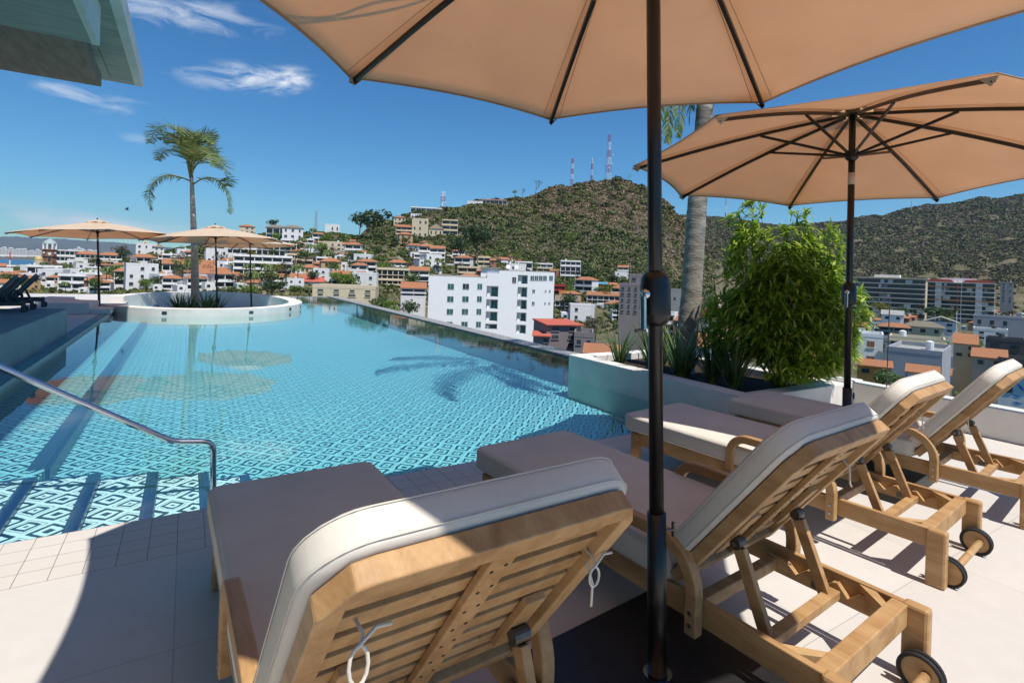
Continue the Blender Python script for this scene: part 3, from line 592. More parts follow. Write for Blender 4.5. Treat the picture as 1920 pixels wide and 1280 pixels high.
    def outline(x0, x1, y0, y1, rr, z, T=None):
        P_ = []
        for cx_, cy_, a0_ in ((x1-rr, y1-rr, 0), (x0+rr, y1-rr, 90), (x0+rr, y0+rr, 180), (x1-rr, y0+rr, 270)):
            for q in range(7): a = R(a0_+q*15); P_.append(Vector((cx_+rr*math.cos(a), cy_+rr*math.sin(a), z)))
        P_.append(P_[0]); return [T @ p for p in P_] if T is not None else P_
    if detail:
        for z in (.301, .397): MB().tube(outline(-.375, .375, -1.385, .05, .055, z), .0016, 6, False).build('piping', cush, sc_, smooth=True)
        for z in (.016, .076): MB().tube(outline(-.372, .372, -.015, BL+.012, .12, z, BT), .0016, 6, False).build('piping', cush, bco, smooth=True)
    return t
def tie(parent, pts, r=.006):
    MB().tube(pts, r, 8).build('tie_cord', 'rope', parent, smooth=True)
grp = 'wooden sun loungers in a row beside the pool'
L1 = make_lounger()
spots = [(.51, 2.85, .030, 'nearest teak sun lounger with cords hanging from its back slats'),
         (1.93, 2.87, .076, 'second teak sun lounger, its back rest just right of the nearest umbrella pole'),
         (3.40, 3.12, .100, 'third teak sun lounger from the left, between the second lounger and the far umbrella base'),
         (4.66, 3.10, .120, 'farthest teak sun lounger, next to the white parapet wall')]
LG = []
for i, (x, y, a, lab) in enumerate(spots):
    o = L1 if i == 0 else dup(L1)
    o.location = (x, y, 0); o.rotation_euler = (0, 0, a); tag(o, lab, 'sun lounger', grp); LG.append(o); o.scale = ((1.055, 1.055, 1.055), (1.02, 1.02, 1.02), (1, 1, 1), (1, 1, 1))[i]
def on_back(x, y, z): return BT @ Vector((x, y, z))
# cords: looped at the left, bow at the right of the nearest lounger; short ends on the others
def cord(parent, loc_pts, r=.0055):
    MB().tube([on_back(*p[:3])+Vector((0, 0, p[3] if len(p) > 3 else 0)) for p in loc_pts], r, 8).build('tie_cord', 'rope', parent, smooth=True)
def loop_cord(parent, x, y, drop, wid, r=.0065):
    c = on_back(x, y, -.05); pts = [c+Vector((0, .03, .02)), c+Vector((.01, 0, 0))]
    for k in range(13):
        a = 2*math.pi*k/12; pts.append(c+Vector((wid*math.sin(a), -.012, -drop*.5*(1-math.cos(a))-.01)))
    pts += [c+Vector((.03, -.01, .012)), c+Vector((.06, -.005, .005))]
    MB().tube(pts, r, 8).build('tie_cord', 'rope', parent, smooth=True)
loop_cord(LG[0], -.265, .61, .070, .017, .0036)
loop_cord(LG[0], .30, .57, .045, .015, .003)
c = on_back(.285, .57, -.05); MB().tube([c, c+Vector((.012, -.01, -.05)), c+Vector((.008, -.012, -.10))], .003, 8).build('tie_cord', 'rope', LG[0], smooth=True)
for o, xx, yy in ((LG[1], .30, .54), (LG[2], .305, .52), (LG[3], -.30, .40)):
    c = on_back(xx, yy, -.05); MB().tube([c+Vector((0, .05, .06)), c+Vector((.004, -.004, .0)), c+Vector((.0, -.008, -.06)), c+Vector((.012, -.01, -.075))], .004, 6).build('tie_cord', 'rope', o, smooth=True)
# dark grey loungers in the shade on the side platform
M['greywood'] = noise_mat('grey_frame', (0.05, 0.055, 0.06), (0.08, 0.085, 0.09), 6, .6); M['greycush'] = fabric_mat('grey_fabric', (0.13, 0.15, 0.16), (0.17, 0.19, 0.20))
g0 = make_lounger('grey_lounger', 'greywood', 'greycush', False)
gl = [(-3.95, 12.9, 'dark grey lounger on the side platform, nearest of three'), (-3.95, 13.5, 'dark grey lounger on the side platform, middle of three'), (-3.9, 14.1, 'dark grey lounger on the side platform, farthest of three')]
for i, (x, y, lab) in enumerate(gl):
    o = g0 if i == 0 else dup(g0)
    o.location = (x+.25, y-.6, .512); o.scale = (.64, .64, .64); o.rotation_euler = (0, 0, R(100)); tag(o, lab, 'sun lounger', 'grey loungers on the shaded platform')

# ------------------------------------------------------------------ umbrellas
def make_umbrella(label, base, tilt, L, Rr, phi, detail=True, rise=.47, bz=0.1, baseplate=True, group='beige market umbrellas', brot=.08, topc=0):
    a = Vector((tilt[0], tilt[1], 1)).normalized(); u = Vector((0, 1, 0)).cross(a).normalized(); v = a.cross(u)
    t = thing('umbrella', label, 'umbrella', (base[0], base[1], base[2] if len(base) > 2 else 0), 0, group)
    t.matrix_world = Matrix(((u.x, v.x, a.x, base[0]), (u.y, v.y, a.y, base[1]), (u.z, v.z, a.z, base[2] if len(base) > 2 else 0), (0,0,0,1)))
    hub = L+rise
    pole = MB().tube([(0,0,.6), (0,0,hub+.06)], .0255, 24).build('pole', 'black', t, smooth=True)
    sl = MB().tube([(0,0,bz), (0,0,.665)], .0335, 24).build('base_tube', 'black', t, smooth=True)
    MB().tube([(0,0,bz), (0,0,bz+.012)], .05, 24).build('collar', 'steel', sl)
    nz = .60
    kb = MB().tube([(.033, -.01, nz), (.062, -.02, nz)], .006, 10).build('clamp_knob', 'bracket', sl); MB().box(.060, .070, -.026, -.012, nz-.027, nz+.027).build('knob_handle', 'bracket', kb, bevel=.004)
    # crank housing
    r0, zc = .0775 if True else .07, 1.375
    prof_ = [(.026, -.100), (.036, -.096), (.047, -.082), (.0535, -.062), (.0545, -.058), (.0545, .048), (.0525, .052), (.0525, .060), (.050, .074), (.042, .088), (.032, .096), (.026, .098)]
    hz = 1.43
    ch = MB().tube([(0,0,hz+z) for _, z in prof_], [q for q, _ in prof_], 28).build('crank_housing', 'black', t, smooth=True)
    if detail:
        ca = MB().tube([(-.05, -.012, hz+.015), (-.074, -.018, hz+.015)], .017, 18).build('crank', 'steel', ch, smooth=True)
        MB().box(-.086, -.072, -.030, -.008, hz-.11, hz+.01).build('crank_arm', 'steel', ca, bevel=.004)
        MB().tube([(-.075, -.02, hz-.108), (-.128, -.03, hz-.112)], .006, 10).build('crank_handle', 'bracket', ca, smooth=True)
    tz = L-.165
    MB().tube([(0,0,tz), (0,0,tz+.10)], .0262, 24).build('pole_sticker', 'canopy_lbl', pole, smooth=True)
    rn = L+.09
    run = MB().tube([(0,0,rn-.05), (0,0,rn-.03), (0,0,rn+.03), (0,0,rn+.035)], [.03, .05, .05, .03], 16).build('runner', 'black', t)
    hb_ = MB().tube([(0,0,hub-.05), (0,0,hub-.04), (0,0,hub+.01), (0,0,hub+.02)], [.03, .055, .055, .03], 16).build('hub', 'black', t)
    def ribp(k, s): an = phi+math.pi/4*k; zz = hub-.01-(rise+0)*s; return Vector((Rr*s*math.cos(an), Rr*s*math.sin(an), zz-.028+ .03*math.sin(math.pi*s)))
    for k in range(8):
        an = phi+math.pi/4*k; c, s = math.cos(an), math.sin(an)
        rb = MB().strip([ribp(k, q) for q in np.linspace(.03, .985, 9)], (-s, c, 0), .020, .024).build('rib', 'black', t)
        p = ribp(k, .40); q = Vector((.045*c, .045*s, rn))
        MB().strip([q, p+Vector((0, 0, -.012))], (-s, c, 0), .014, .020).build('strut', 'black', rb)
        tp = ribp(k, 1.0)+Vector((0, 0, .02)); e = Vector((-s, c, 0)); rad = Vector((c, s, -.25)).normalized()
        pk = MB(); pk.quad(tp+rad*.012, tp-rad*.075+e*.045-Vector((0,0,.006)), tp-rad*.05-Vector((0,0,.05)), mi=0); pk.quad(tp+rad*.012, tp-rad*.05-Vector((0,0,.05)), tp-rad*.075-e*.045-Vector((0,0,.006)), mi=0)
        pk.build('tip_pocket', 'pocket', rb)
    # canopy: eight panels, edges drawn in between the rib tips
    cb = MB(); NS, NR = 10, 14
    def cp(k, tt, q):
        """panel k, tt across 0..1, q outward 0..1"""
        a1, a2 = phi+math.pi/4*k, phi+math.pi/4*(k+1)
        e1 = Vector((math.cos(a1), math.sin(a1), 0))*Rr; e2 = Vector((math.cos(a2), math.sin(a2), 0))*Rr
        e = e1.lerp(e2, tt); bow = 4*tt*(1-tt)
        e = e*(1-.035*bow)
        p = e*q; p.z = hub-rise*q + .03*math.sin(math.pi*q)*(1-.0*bow) - .035*bow*q*(1-q)*2.2 + .012*bow*q
        return p
    q0 = .09
    grid = {}
    for k in range(8):
        for i in range(NS):
            for j in range(NR+1):
                q = q0+(1-q0)*j/NR; grid[(k*NS+i, j)] = len(cb.v); cb.v.append(tuple(cp(k, i/NS, q)))
    NT = 8*NS
    for i in range(NT):
        for j in range(NR): cb.f.append((grid[(i, j)], grid[(i, j+1)], grid[((i+1) % NT, j+1)], grid[((i+1) % NT, j)])); cb.mi.append(0)
    cn = cb.build('canopy', 'canopy', t, smooth=True); md = cn.modifiers.new('solid', 'SOLIDIFY'); md.thickness = .0022
    hem = MB()
    for i in range(NT):
        p, q = Vector(cb.v[grid[(i, NR)]]), Vector(cb.v[grid[((i+1) % NT, NR)]]); ri = Vector((p.x, p.y, 0)).normalized()*.018; rq = Vector((q.x, q.y, 0)).normalized()*.018
        hem.quad(p-Vector((0,0,.0035)), q-Vector((0,0,.0035)), q-rq+Vector((0,0,.0015)), p-ri+Vector((0,0,.0015)))
    hem.build('hem', 'hem', cn, smooth=True)
    if detail:
        for k in range(8):
            sm_ = MB()
            for tt in (.045, .955): sm_.strip([cp(k, tt, q)-Vector((0, 0, .0022)) for q in np.linspace(.12, .99, 12)], (math.cos(phi+math.pi/4*(k+tt)+1.5708), math.sin(phi+math.pi/4*(k+tt)+1.5708), 0), .0035, .001)
            sm_.build('seam', 'hem', cn)
    vb = MB(); vr = .30 if not detail else .27
    for k in range(16):
        a1, a2 = phi+math.pi/8*k, phi+math.pi/8*(k+1); w1 = .03*(k % 2); w2 = .03*((k+1) % 2)
        f1 = vr*(1-.05*(k % 2)); f2 = vr*(1-.05*((k+1) % 2))
        vb.quad((0, 0, hub+.075), (f1*math.cos(a1), f1*math.sin(a1), hub-.035+w1), (f2*math.cos(a2), f2*math.sin(a2), hub-.035+w2))
    vb.build('vent_cap', 'canopy', t, smooth=False)
    MB().tube([(0,0,hub+.06), (0,0,hub+.10), (0,0,hub+.12)], [.018, .02, .006], 12).build('finial', 'black', t)
    if baseplate:
        bo = MB().box(-.43, .43, -.50, .36, 0.0, bz).build('base', 'blackbase', t, bevel=.006); bo.matrix_parent_inverse = Matrix.Identity(4)
        bo.matrix_local = t.matrix_world.inverted() @ (Matrix.Translation((base[0], base[1], 0)) @ Matrix.Rotation(brot, 4, 'Z'))
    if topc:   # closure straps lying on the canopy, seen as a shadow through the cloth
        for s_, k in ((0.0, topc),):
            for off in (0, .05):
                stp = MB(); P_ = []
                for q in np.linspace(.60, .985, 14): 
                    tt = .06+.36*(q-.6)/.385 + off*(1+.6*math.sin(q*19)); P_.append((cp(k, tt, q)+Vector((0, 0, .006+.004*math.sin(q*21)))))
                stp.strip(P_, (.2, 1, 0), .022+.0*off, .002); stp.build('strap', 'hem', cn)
    return t
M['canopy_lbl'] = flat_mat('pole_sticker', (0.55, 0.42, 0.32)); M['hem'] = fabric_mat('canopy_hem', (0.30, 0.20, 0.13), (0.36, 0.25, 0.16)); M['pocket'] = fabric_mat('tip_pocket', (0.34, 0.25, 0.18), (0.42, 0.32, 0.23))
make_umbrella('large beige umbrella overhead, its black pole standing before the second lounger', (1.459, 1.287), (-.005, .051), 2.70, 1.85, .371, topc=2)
make_umbrella('beige umbrella beyond the third lounger with its black ribs and struts in view', (4.60, 2.20), (.045, .037), 2.51, 1.79, .014, brot=.10)
make_umbrella('leftmost far umbrella, open over the left end of the oval island', (-2.13, 19.3, -.30+.28), (-.05, .03), 2.20, 1.96, .25, detail=False, rise=.38, baseplate=False)
make_umbrella('far umbrella just right of the slim palm on the oval island', (.86, 18.78, -.39), (-.05, .03), 2.58, 1.99, .12, detail=False, rise=.42, baseplate=False)
make_umbrella('rightmost far umbrella, half hidden behind another on the island', (2.28, 23.8, -.39), (-.05, .03), 2.62, 1.90, .3, detail=False, rise=.42, baseplate=False)

# ------------------------------------------------------------------ palms and plants
def frond(mb, stem, pts, leaf, n, droop=.5, seed=0, w=.022, spread=1.0, base_skip=.18):
    """feather leaf along a 3-d arc: stem tube plus strap leaflets on both sides"""
    rnd = random.Random(seed); pts = [Vector(p) for p in pts]
    def C(t):
        m = len(pts)-1; x = t*m; i = min(int(x), m-1); f = x-i
        p0 = pts[max(i-1, 0)]; p1 = pts[i]; p2 = pts[i+1]; p3 = pts[min(i+2, m)]
        return .5*((2*p1)+(p2-p0)*f+(2*p0-5*p1+4*p2-p3)*f*f+(-p0+3*p1-3*p2+p3)*f**3)
    stem.tube([C(t) for t in np.linspace(0, 1, 14)], [.028*(1-t*.85) for t in np.linspace(0, 1, 14)], 6)
    for i in range(n):
        t = base_skip+(1-base_skip)*i/(n-1); p = C(t); tg = (C(min(t+.02, 1))-C(max(t-.02, 0))).normalized()
        side = tg.cross(Vector((0, 0, 1))); side = side.normalized() if side.length > .05 else Vector((1, 0, 0))
        Lf = leaf*(math.sin(math.pi*min(1, .12+t*.86))**.6)*rnd.uniform(.8, 1.15)
        for s in (-1, 1):
            d = (side*s*spread+tg*rnd.uniform(.35, .75)+Vector((0, 0, rnd.uniform(-.25, .6)))).normalized()
            q = [p]; dd = d.copy()
            for k in range(4):
                dd = (dd+Vector((rnd.uniform(-.05, .05), rnd.uniform(-.05, .05), -droop*.45))).normalized(); q.append(q[-1]+dd*Lf/4)
            wn_ = dd.cross(tg); wv = (tg - dd*tg.dot(dd)).normalized()*w*.5
            ws = (.6, 1.0, .9, .6, .05); b = len(mb.v)
            for k, pt in enumerate(q): mb.v += [tuple(pt-wv*ws[k]), tuple(pt+wv*ws[k])]
            for k in range(4): mb.f.append((b+2*k, b+2*k+1, b+2*k+3, b+2*k+2)); mb.mi.append(0)
def trunk(mb, pts, rs, rings=0, n=20):
    pts = [Vector(p) for p in pts]; P_ = []; RR = []
    m = max(len(pts)*6, rings*4)
    for i in range(m+1):
        t = i/m*(len(pts)-1); k = min(int(t), len(pts)-2); f = t-k
        P_.append(pts[k].lerp(pts[k+1], f)); r = rs[k]*(1-f)+rs[k+1]*f
        if rings and i % 4 == 0: r *= 1.035
        if rings and i % 4 == 1: r *= .985
        RR.append(r)
    mb.tube(P_, RR, n)
# slim palm on the island
D0 = 17.9
pt = thing('palm_tree', 'slim palm with arching fronds standing in the middle of the oval island', 'palm tree', at(366, 566, D0))
org = pt.location.copy(); loc = lambda px, py, dd=0: (at(px, py, D0+dd)-org)
tm = MB(); trunk(tm, [loc(367, 590), loc(366, 545), loc(364.5, 470), loc(362, 400), loc(360, 352), loc(359, 330)], [.145, .125, .105, .085, .065, .05], 40); tm.build('trunk', 'bark_pale', pt, smooth=True)
cs = MB(); cs.tube([loc(359, 334), loc(356, 318), loc(352, 300), loc(347, 280)], [.065, .06, .05, .03], 10); cs.tube([loc(350, 295), loc(344, 260), loc(341, 232)], [.025, .015, .005], 6); cs.build('crownshaft', 'stem', pt, smooth=True)
fm, sm = MB(), MB()
arcs = [([(357,318,0),(352,280,-.2),(335,248,-.3),(310,236,-.3),(290,246,-.2),(282,268,0)], .42), ([(357,316,0),(348,276,.3),(330,255,.5),(316,252,.6),(300,262,.6)], .4),
        ([(358,318,0),(358,285,0),(366,258,-.2),(382,256,-.4),(396,270,-.5)], .5), ([(358,320,0),(360,285,.4),(375,262,.8),(395,262,1.1),(408,285,1.2)], .5),
        ([(359,325,0),(372,305,-.2),(395,296,-.5),(415,306,-.7),(425,330,-.7),(427,348,-.6)], .46), ([(359,322,0),(368,298,.2),(385,282,.4),(405,288,.6),(418,308,.6)], .5),
        ([(358,318,0),(352,292,-.5),(345,272,-.9),(336,266,-1.1),(326,280,-1.2)], .45), ([(358,318,0),(362,290,-.5),(372,276,-1.0),(388,280,-1.3),(402,305,-1.4)], .45),
        ([(358,340,0),(340,333,-.2),(315,328,-.3),(293,338,-.3),(280,360,-.3),(284,394,-.2)], .30), ([(362,346,0),(378,336,-.2),(398,334,-.4),(418,346,-.5),(430,368,-.5),(432,400,-.5)], .30),
        ([(358,316,0),(355,285,0),(352,262,0),(356,250,.2),(366,252,.6)], .45)]
arcs = arcs+[([(px_+(358-px_)*.12+4*math.sin(i_*2.1), py_+6, d_*1.2-.25) for px_, py_, d_ in a_], lf_*.92) for i_, (a_, lf_) in enumerate(arcs) if i_ in (1, 3, 5, 7)]
arcs += [([(358,318,0),(355,288,0),(350,262,.2),(338,244,.4),(322,240,.7)], .42), ([(358,318,0),(362,286,.1),(372,262,.2),(390,250,.3),(406,258,.5)], .42), ([(358,320,0),(348,296,.3),(328,282,.6),(308,284,.8),(296,300,.9)], .40)]
for i, (a_, lf) in enumerate(arcs): frond(fm, sm, [loc(*p) for p in a_], lf*1.25, 70, .06 if i not in (8, 9) else .40, i, .024)
fm.build('fronds', 'frond', pt); sm.build('frond_stems', 'stem', pt, smooth=True)
# big palm in the planter
base = Vector((5.95, 5.02, .18)); pt = thing('palm_tree', 'thick grey ringed palm trunk rising from the planter behind the umbrellas', 'palm tree', base)
tm = MB(); q = [Vector((5.95, 5.02, .1)), at(1296, 560, 7.42), at(1306, 400, 7.42), at(1322, 205, 7.42), at(1336, 60, 7.45), at(1346, -60, 7.5), at(1352, -190, 7.5)]
trunk(tm, [x_-base for x_ in q], [.155, .14, .132, .118, .105, .095, .085], 48, 24); tm.build('trunk', 'bark', pt, smooth=True)
top = q[-1]-base; cs = MB(); cs.tube([top, top+Vector((0, 0, .5)), top+Vector((0.02, 0, .8))], [.11, .09, .04], 12); cs.build('crownshaft', 'stem', pt, smooth=True)
fm, sm = MB(), MB(); crown = top+Vector((0, 0, .72))
for i, (az, ln, dr) in enumerate([(168, 3.1, 1.4), (205, 2.9, 2.0), (140, 2.9, 1.0), (95, 2.0, 1.3), (60, 1.9, 1.2), (20, 2.0, 1.0), (-30, 2.0, 1.2), (-80, 1.9, 1.1), (-125, 2.0, .9)]):
    d = Vector((math.cos(R(az)), math.sin(R(az)), 0)); pts_ = [crown, crown+d*ln*.25+Vector((0,0,.45)), crown+d*ln*.55+Vector((0,0,.45)), crown+d*ln*.8+Vector((0,0,-.1*dr)), crown+d*ln*.95+Vector((0,0,-.55*dr)), crown+d*ln*1.0+Vector((0,0,-1.0*dr))]
    frond(fm, sm, pts_, .55, 60, .7, 40+i, .035)
# the frond that hangs into view beside the pole
hp = [crown, at(1320, -330, 7.3)-base, at(1285, -250, 7.2)-base, at(1266, -60, 7.1)-base, at(1262, 90, 7.0)-base, at(1256, 180, 6.95)-base, at(1252, 265, 6.95)-base]
frond(fm, sm, hp, .40, 120, .8, 77, .026)
for j_, (dx_, dd_, ye_) in enumerate([(24, .35, 255), (-18, -.3, 280), (44, .5, 225)]):
    frond(fm, sm, [crown]+[at(px_+dx_, py_*1.0, d_+dd_)-base for px_, py_, d_ in ((1318, -320, 7.3), (1283, -230, 7.2), (1262, -50, 7.1), (1256, 90, 7.0), (1252, 180, 6.95), (1248, ye_, 6.95))], .36, 90, .8, 80+j_, .024)
fm.build('fronds', 'frond', pt); sm.build('frond_stems', 'stem', pt, smooth=True)

# sword-leaved clumps
def clump(loc_, n, h, label, seed, spread=.55, group='sword-leaved clumps in the planter', w=.03, mat='blade', lean=(0, 0)):
    rnd = random.Random(seed); b = MB()
    for i in range(n):
        a = rnd.uniform(0, 2*math.pi); L_ = h*rnd.uniform(.65, 1.12); out = rnd.uniform(.05, spread); d = Vector((math.cos(a)*out+lean[0], math.sin(a)*out+lean[1], 1)).normalized()
        p = Vector((math.cos(a)*rnd.uniform(0, .07), math.sin(a)*rnd.uniform(0, .07), 0)); side = Vector((-math.sin(a+rnd.uniform(-.6, .6)), math.cos(a), 0)).normalized(); W_ = w*rnd.uniform(.7, 1.2)
        bend = rnd.uniform(.02, .14) if rnd.random() < .8 else .3; bi = len(b.v)
        for k, f in enumerate((.5, 1, .95, .75, .45, .04)):
            b.v += [tuple(p-side*W_*f/2), tuple(p+side*W_*f/2)]
            p = p+d*L_/5; d = (d+Vector((math.cos(a)*bend, math.sin(a)*bend, -bend*.5))).normalized()
        for k in range(5): b.f.append((bi+2*k, bi+2*k+1, bi+2*k+3, bi+2*k+2)); b.mi.append(0)
    t = thing('sword_plant', label, 'plant', loc_, 0, group)
    b.build('leaves', mat, t)
    MB().tube([(0, 0, -.05), (0, 0, .10)], [.05, .07], 8).build('stem', 'stem', t); return t
cl = [((5.42, 5.72, .2), 40, .62, 'spiky green clump at the pool end of the white planter, leftmost of the row'), ((5.50, 5.15, .2), 60, .80, 'spiky clump just left of the thick palm trunk'),
      ((5.45, 4.62, .2), 64, .86, 'spiky clump in front of the thick palm trunk'), ((5.62, 4.28, .2), 60, .92, 'spiky clump right of the thick palm trunk'),
      ((5.55, 3.92, .2), 56, .82, 'spiky dark clump beside the leafy bush, rightmost of the row'), ((6.25, 5.6, .2), 44, .7, 'spiky clump behind the palm trunk near the glass')]
for i, a in enumerate(cl): clump(*a, i+1)
for i, (px, py, dd, h, lab) in enumerate([(338, 572, 17.2, .62, 'low spiky clump left of the slim palm on the island'), (354, 573, 16.9, .5, 'low spiky clump in front of the slim palm on the island'), (386, 572, 17.2, .72, 'taller spiky clump right of the slim palm on the island'), (405, 574, 17.6, .55, 'spiky clump at the foot of the island umbrella pole')]):
    p = at(px, py, dd); clump((p.x, p.y, -.26), 46, h+.25, lab, 30+i, .7, 'sword-leaved clumps on the island', .05)

# tall leafy bush in the planter end
def leafy_bush():
    rnd = random.Random(3); c = Vector((6.15, 3.72, .2)); t = thing('leafy_bush', 'tall bright green bush with drooping narrow leaves in the planter', 'bush', c)
    b = MB(); s = MB()
    lobes = [((0, .0, .95), (.50, .50, .62)), ((-.25, .25, 1.35), (.34, .36, .62)), ((.12, -.15, 1.28), (.40, .42, .58)), ((.1, -.35, .65), (.5, .42, .42)), ((-.3, .4, .75), (.45, .4, .45)),
             ((-.22, .32, 1.88), (.20, .20, .45)), ((-.36, .46, 1.86), (.12, .12, .38)), ((.12, -.10, 1.86), (.15, .15, .42)), ((.32, -.34, 1.62), (.20, .20, .40)), ((-.05, .10, 1.80), (.12, .12, .30)), ((.3, -.42, 1.05), (.4, .36, .4)), ((-.1, -.2, .45), (.5, .45, .28)), ((-.35, .1, .9), (.35, .35, .4))]
    stems = []
    wts = [l[1][0]*l[1][1]*l[1][2] for l in lobes]
    for i in range(2700):
        l = rnd.choices(lobes, wts)[0]; 
        while True:
            q = Vector((rnd.uniform(-1, 1), rnd.uniform(-1, 1), rnd.uniform(-1, 1)))
            if .25 < q.length < 1: break
        q = q*(q.length**-.45)
        if q.length > 1: q.normalize()
        p = Vector(l[0])+Vector((q.x*l[1][0], q.y*l[1][1], q.z*l[1][2])); out = Vector((p.x, p.y, .25)).normalized()
        ax = (out+Vector((rnd.uniform(-.5, .5), rnd.uniform(-.5, .5), rnd.uniform(.1, .9)))).normalized()
        if i % 3 == 0: s.tube([p-ax*.12, p+ax*.02], [.004, .002], 4, False)
        for k in range(rnd.randint(6, 9)):
            a = rnd.uniform(0, 2*math.pi); perp = ax.orthogonal().normalized(); e = (perp*math.cos(a)+ax.cross(perp)*math.sin(a)); d = (ax*.7+e).normalized(); L_ = rnd.uniform(.09, .18); W_ = L_*rnd.uniform(.07, .105)
            side = d.cross(Vector((rnd.uniform(-.3, .3), rnd.uniform(-.3, .3), 1))).normalized(); q0_ = p-ax*rnd.uniform(0, .05); bi = len(b.v)
            for f in (.25, 1, .7, .03):
                b.v += [tuple(q0_-side*W_*f), tuple(q0_+side*W_*f)]; q0_ = q0_+d*L_/3; d = (d+Vector((0, 0, -.42))).normalized()
            for m_ in range(3): b.f.append((bi+2*m_, bi+2*m_+1, bi+2*m_+3, bi+2*m_+2)); b.mi.append(0)
    b.build('foliage', 'bush', t); 
    for l in lobes:
        e = Vector(l[0]); s.tube([(e.x*.1, e.y*.1, 0), (e.x*.5, e.y*.5, e.z*.5), tuple(e)], [.014, .010, .005], 6, False)
    s.build('branches', 'stem', t)
leafy_bush()

# ------------------------------------------------------------------ land, sea and hills
KD = np.array([40, 70, 100, 150, 200, 260, 330, 420, 550, 700, 900, 1200, 1700, 2300.])
NAN = float('nan')
def hor(px): return 477.9+.036*px
def zy(px, D, z): return hor(px)+(EYE-z)*F/D
COLS = {   # picture row of the ground at each distance; None: -22 m flat near, -33 m (below the sea) far
 -500: {200: 545, 260: 530, 330: 520, 420: 505}, 0: {200: 545, 260: 532, 330: 520, 420: 512, 550: 508}, 100: {200: 550, 260: 532, 330: 515, 420: 503, 550: 498}, 200: {200: 552, 260: 530, 330: 508, 420: 492, 550: 487},
 300: {200: 550, 260: 520, 330: 490, 420: 468}, 400: {200: 550, 260: 515, 330: 477, 420: 456}, 500: {200: 550, 260: 505, 330: 458, 420: 438}, 600: {200: 550, 260: 505, 330: 462, 420: 436},
 700: {200: 552, 260: 515, 330: 480, 420: 445, 550: 418}, 800: {200: 556, 260: 525, 330: 492, 420: 455, 550: 398}, 900: {200: 580, 260: 548, 330: 512, 420: 470, 550: 395, 700: 383}, 960: {260: 556, 330: 516, 420: 480, 550: 420, 700: 368},
 1040: {260: 562, 330: 528, 420: 495, 550: 438, 700: 350}, 1100: {260: 572, 330: 540, 420: 505, 550: 445, 700: 341}, 1150: {260: 578, 330: 545, 420: 510, 550: 450, 700: 338}, 1200: {260: 590, 330: 556, 420: 520, 550: 460, 700: 347},
 1240: {330: 575, 420: 545, 550: 495, 700: 372}, 1275: {330: 585, 420: 565, 550: 535, 700: 410, 900: 440, 1200: 430, 1700: 405}, 1330: {550: 555, 700: 500, 900: 480, 1200: 445, 1700: 407}, 1400: {700: 560, 900: 520, 1200: 470, 1700: 414},
 1480: {700: 565, 900: 530, 1200: 480, 1700: 423}, 1560: {700: 568, 900: 530, 1200: 482, 1700: 417}, 1640: {700: 568, 900: 530, 1200: 475, 1700: 404}, 1700: {700: 570, 900: 530, 1200: 470, 1700: 391}, 1760: {700: 570, 900: 532, 1200: 465, 1700: 385},
 1850: {700: 560, 900: 520, 1200: 460, 1700: 372}, 1920: {700: 552, 900: 512, 1200: 455, 1700: 362}, 2500: {700: 540, 900: 500, 1200: 430, 1700: 340}}
cpx = np.array(sorted(COLS)); GY = np.zeros((len(cpx), len(KD)))
for i, c in enumerate(cpx):
    kn = COLS[c]; ds = sorted(kn); last = ds[-1]; first = ds[0]
    for j, D in enumerate(KD):
        if D in kn: GY[i, j] = kn[D]
        elif D < first:
            if first <= 200: zf = EYE-(kn[first]-hor(c))*first/F; z = -21+(zf+21)*max(0, (D-100)/(first-100)); 
            else: z = -22
            if first > 200: zf = EYE-(kn[first]-hor(c))*first/F; z = -22+(zf+22)*max(0, (D-first*.7)/(first*.3))
            GY[i, j] = zy(c, D, z)
        elif D > last: GY[i, j] = zy(c, D, -36 if c < 1260 and D > last*1.3 else (EYE-(kn[last]-hor(c))*last/F)*.5-15)
        else:
            a = max(d for d in ds if d < D); b = min(d for d in ds if d > D); t = (D-a)/(b-a); GY[i, j] = kn[a]*(1-t)+kn[b]*t
GZ = EYE-(GY-np.array([hor(c) for c in cpx])[:, None])*KD[None, :]/F
_ph = np.random.RandomState(5).uniform(0, 6.28, 24)
def bumps(x, y):
    s = 0; 
    for k, (f, a) in enumerate(((.011, 5.0), (.021, 4.6), (.043, 2.4), (.083, 1.1))):
        s = s+a*np.sin(f*x*(1.1)+f*.6*y+_ph[k])*np.sin(f*y*.9-f*.5*x+_ph[k+5])
    return s
def ground(px, D):
    """height of the land along the bearing of picture column px, D metres out"""
    px = np.clip(px, cpx[0], cpx[-1]-1e-3); D = np.clip(D, KD[0], KD[-1]-1e-3)
    i = np.searchsorted(cpx, px, side='right')-1; i = np.clip(i, 0, len(cpx)-2); j = np.clip(np.searchsorted(KD, D, side='right')-1, 0, len(KD)-2)
    t = (px-cpx[i])/(cpx[i+1]-cpx[i]); t = t*t*(3-2*t); u = (D-KD[j])/(KD[j+1]-KD[j])
    return (GZ[i, j]*(1-t)+GZ[i+1, j]*t)*(1-u)+(GZ[i, j+1]*(1-t)+GZ[i+1, j+1]*t)*u
def world_xy(px, D):
    # bearing of the column at the horizon
    x = (px-CX)/F; yv = (hor(px)-CY)/F; X = x*math.cos(ROLL)+yv*math.sin(ROLL)
    c, s = math.cos(YAW), math.sin(YAW); return (X*c+s)*D, (-X*s+c)*D
def gpt(px, D):
    x, y = world_xy(px, D); z = float(ground(px, D)); z += float(bumps(x, y))*min(1, max(0, (D-380)/500))*1.6*(1 if D < 1650 else .6)
    return Vector((x, y, z))
pxs = np.concatenate([np.arange(-500, -20, 40), np.arange(-20, 1960, 7), np.arange(1960, 2500, 30)]); Ds = np.concatenate([np.arange(40, 200, 16), np.arange(200, 760, 11), np.arange(760, 2300, 38)])
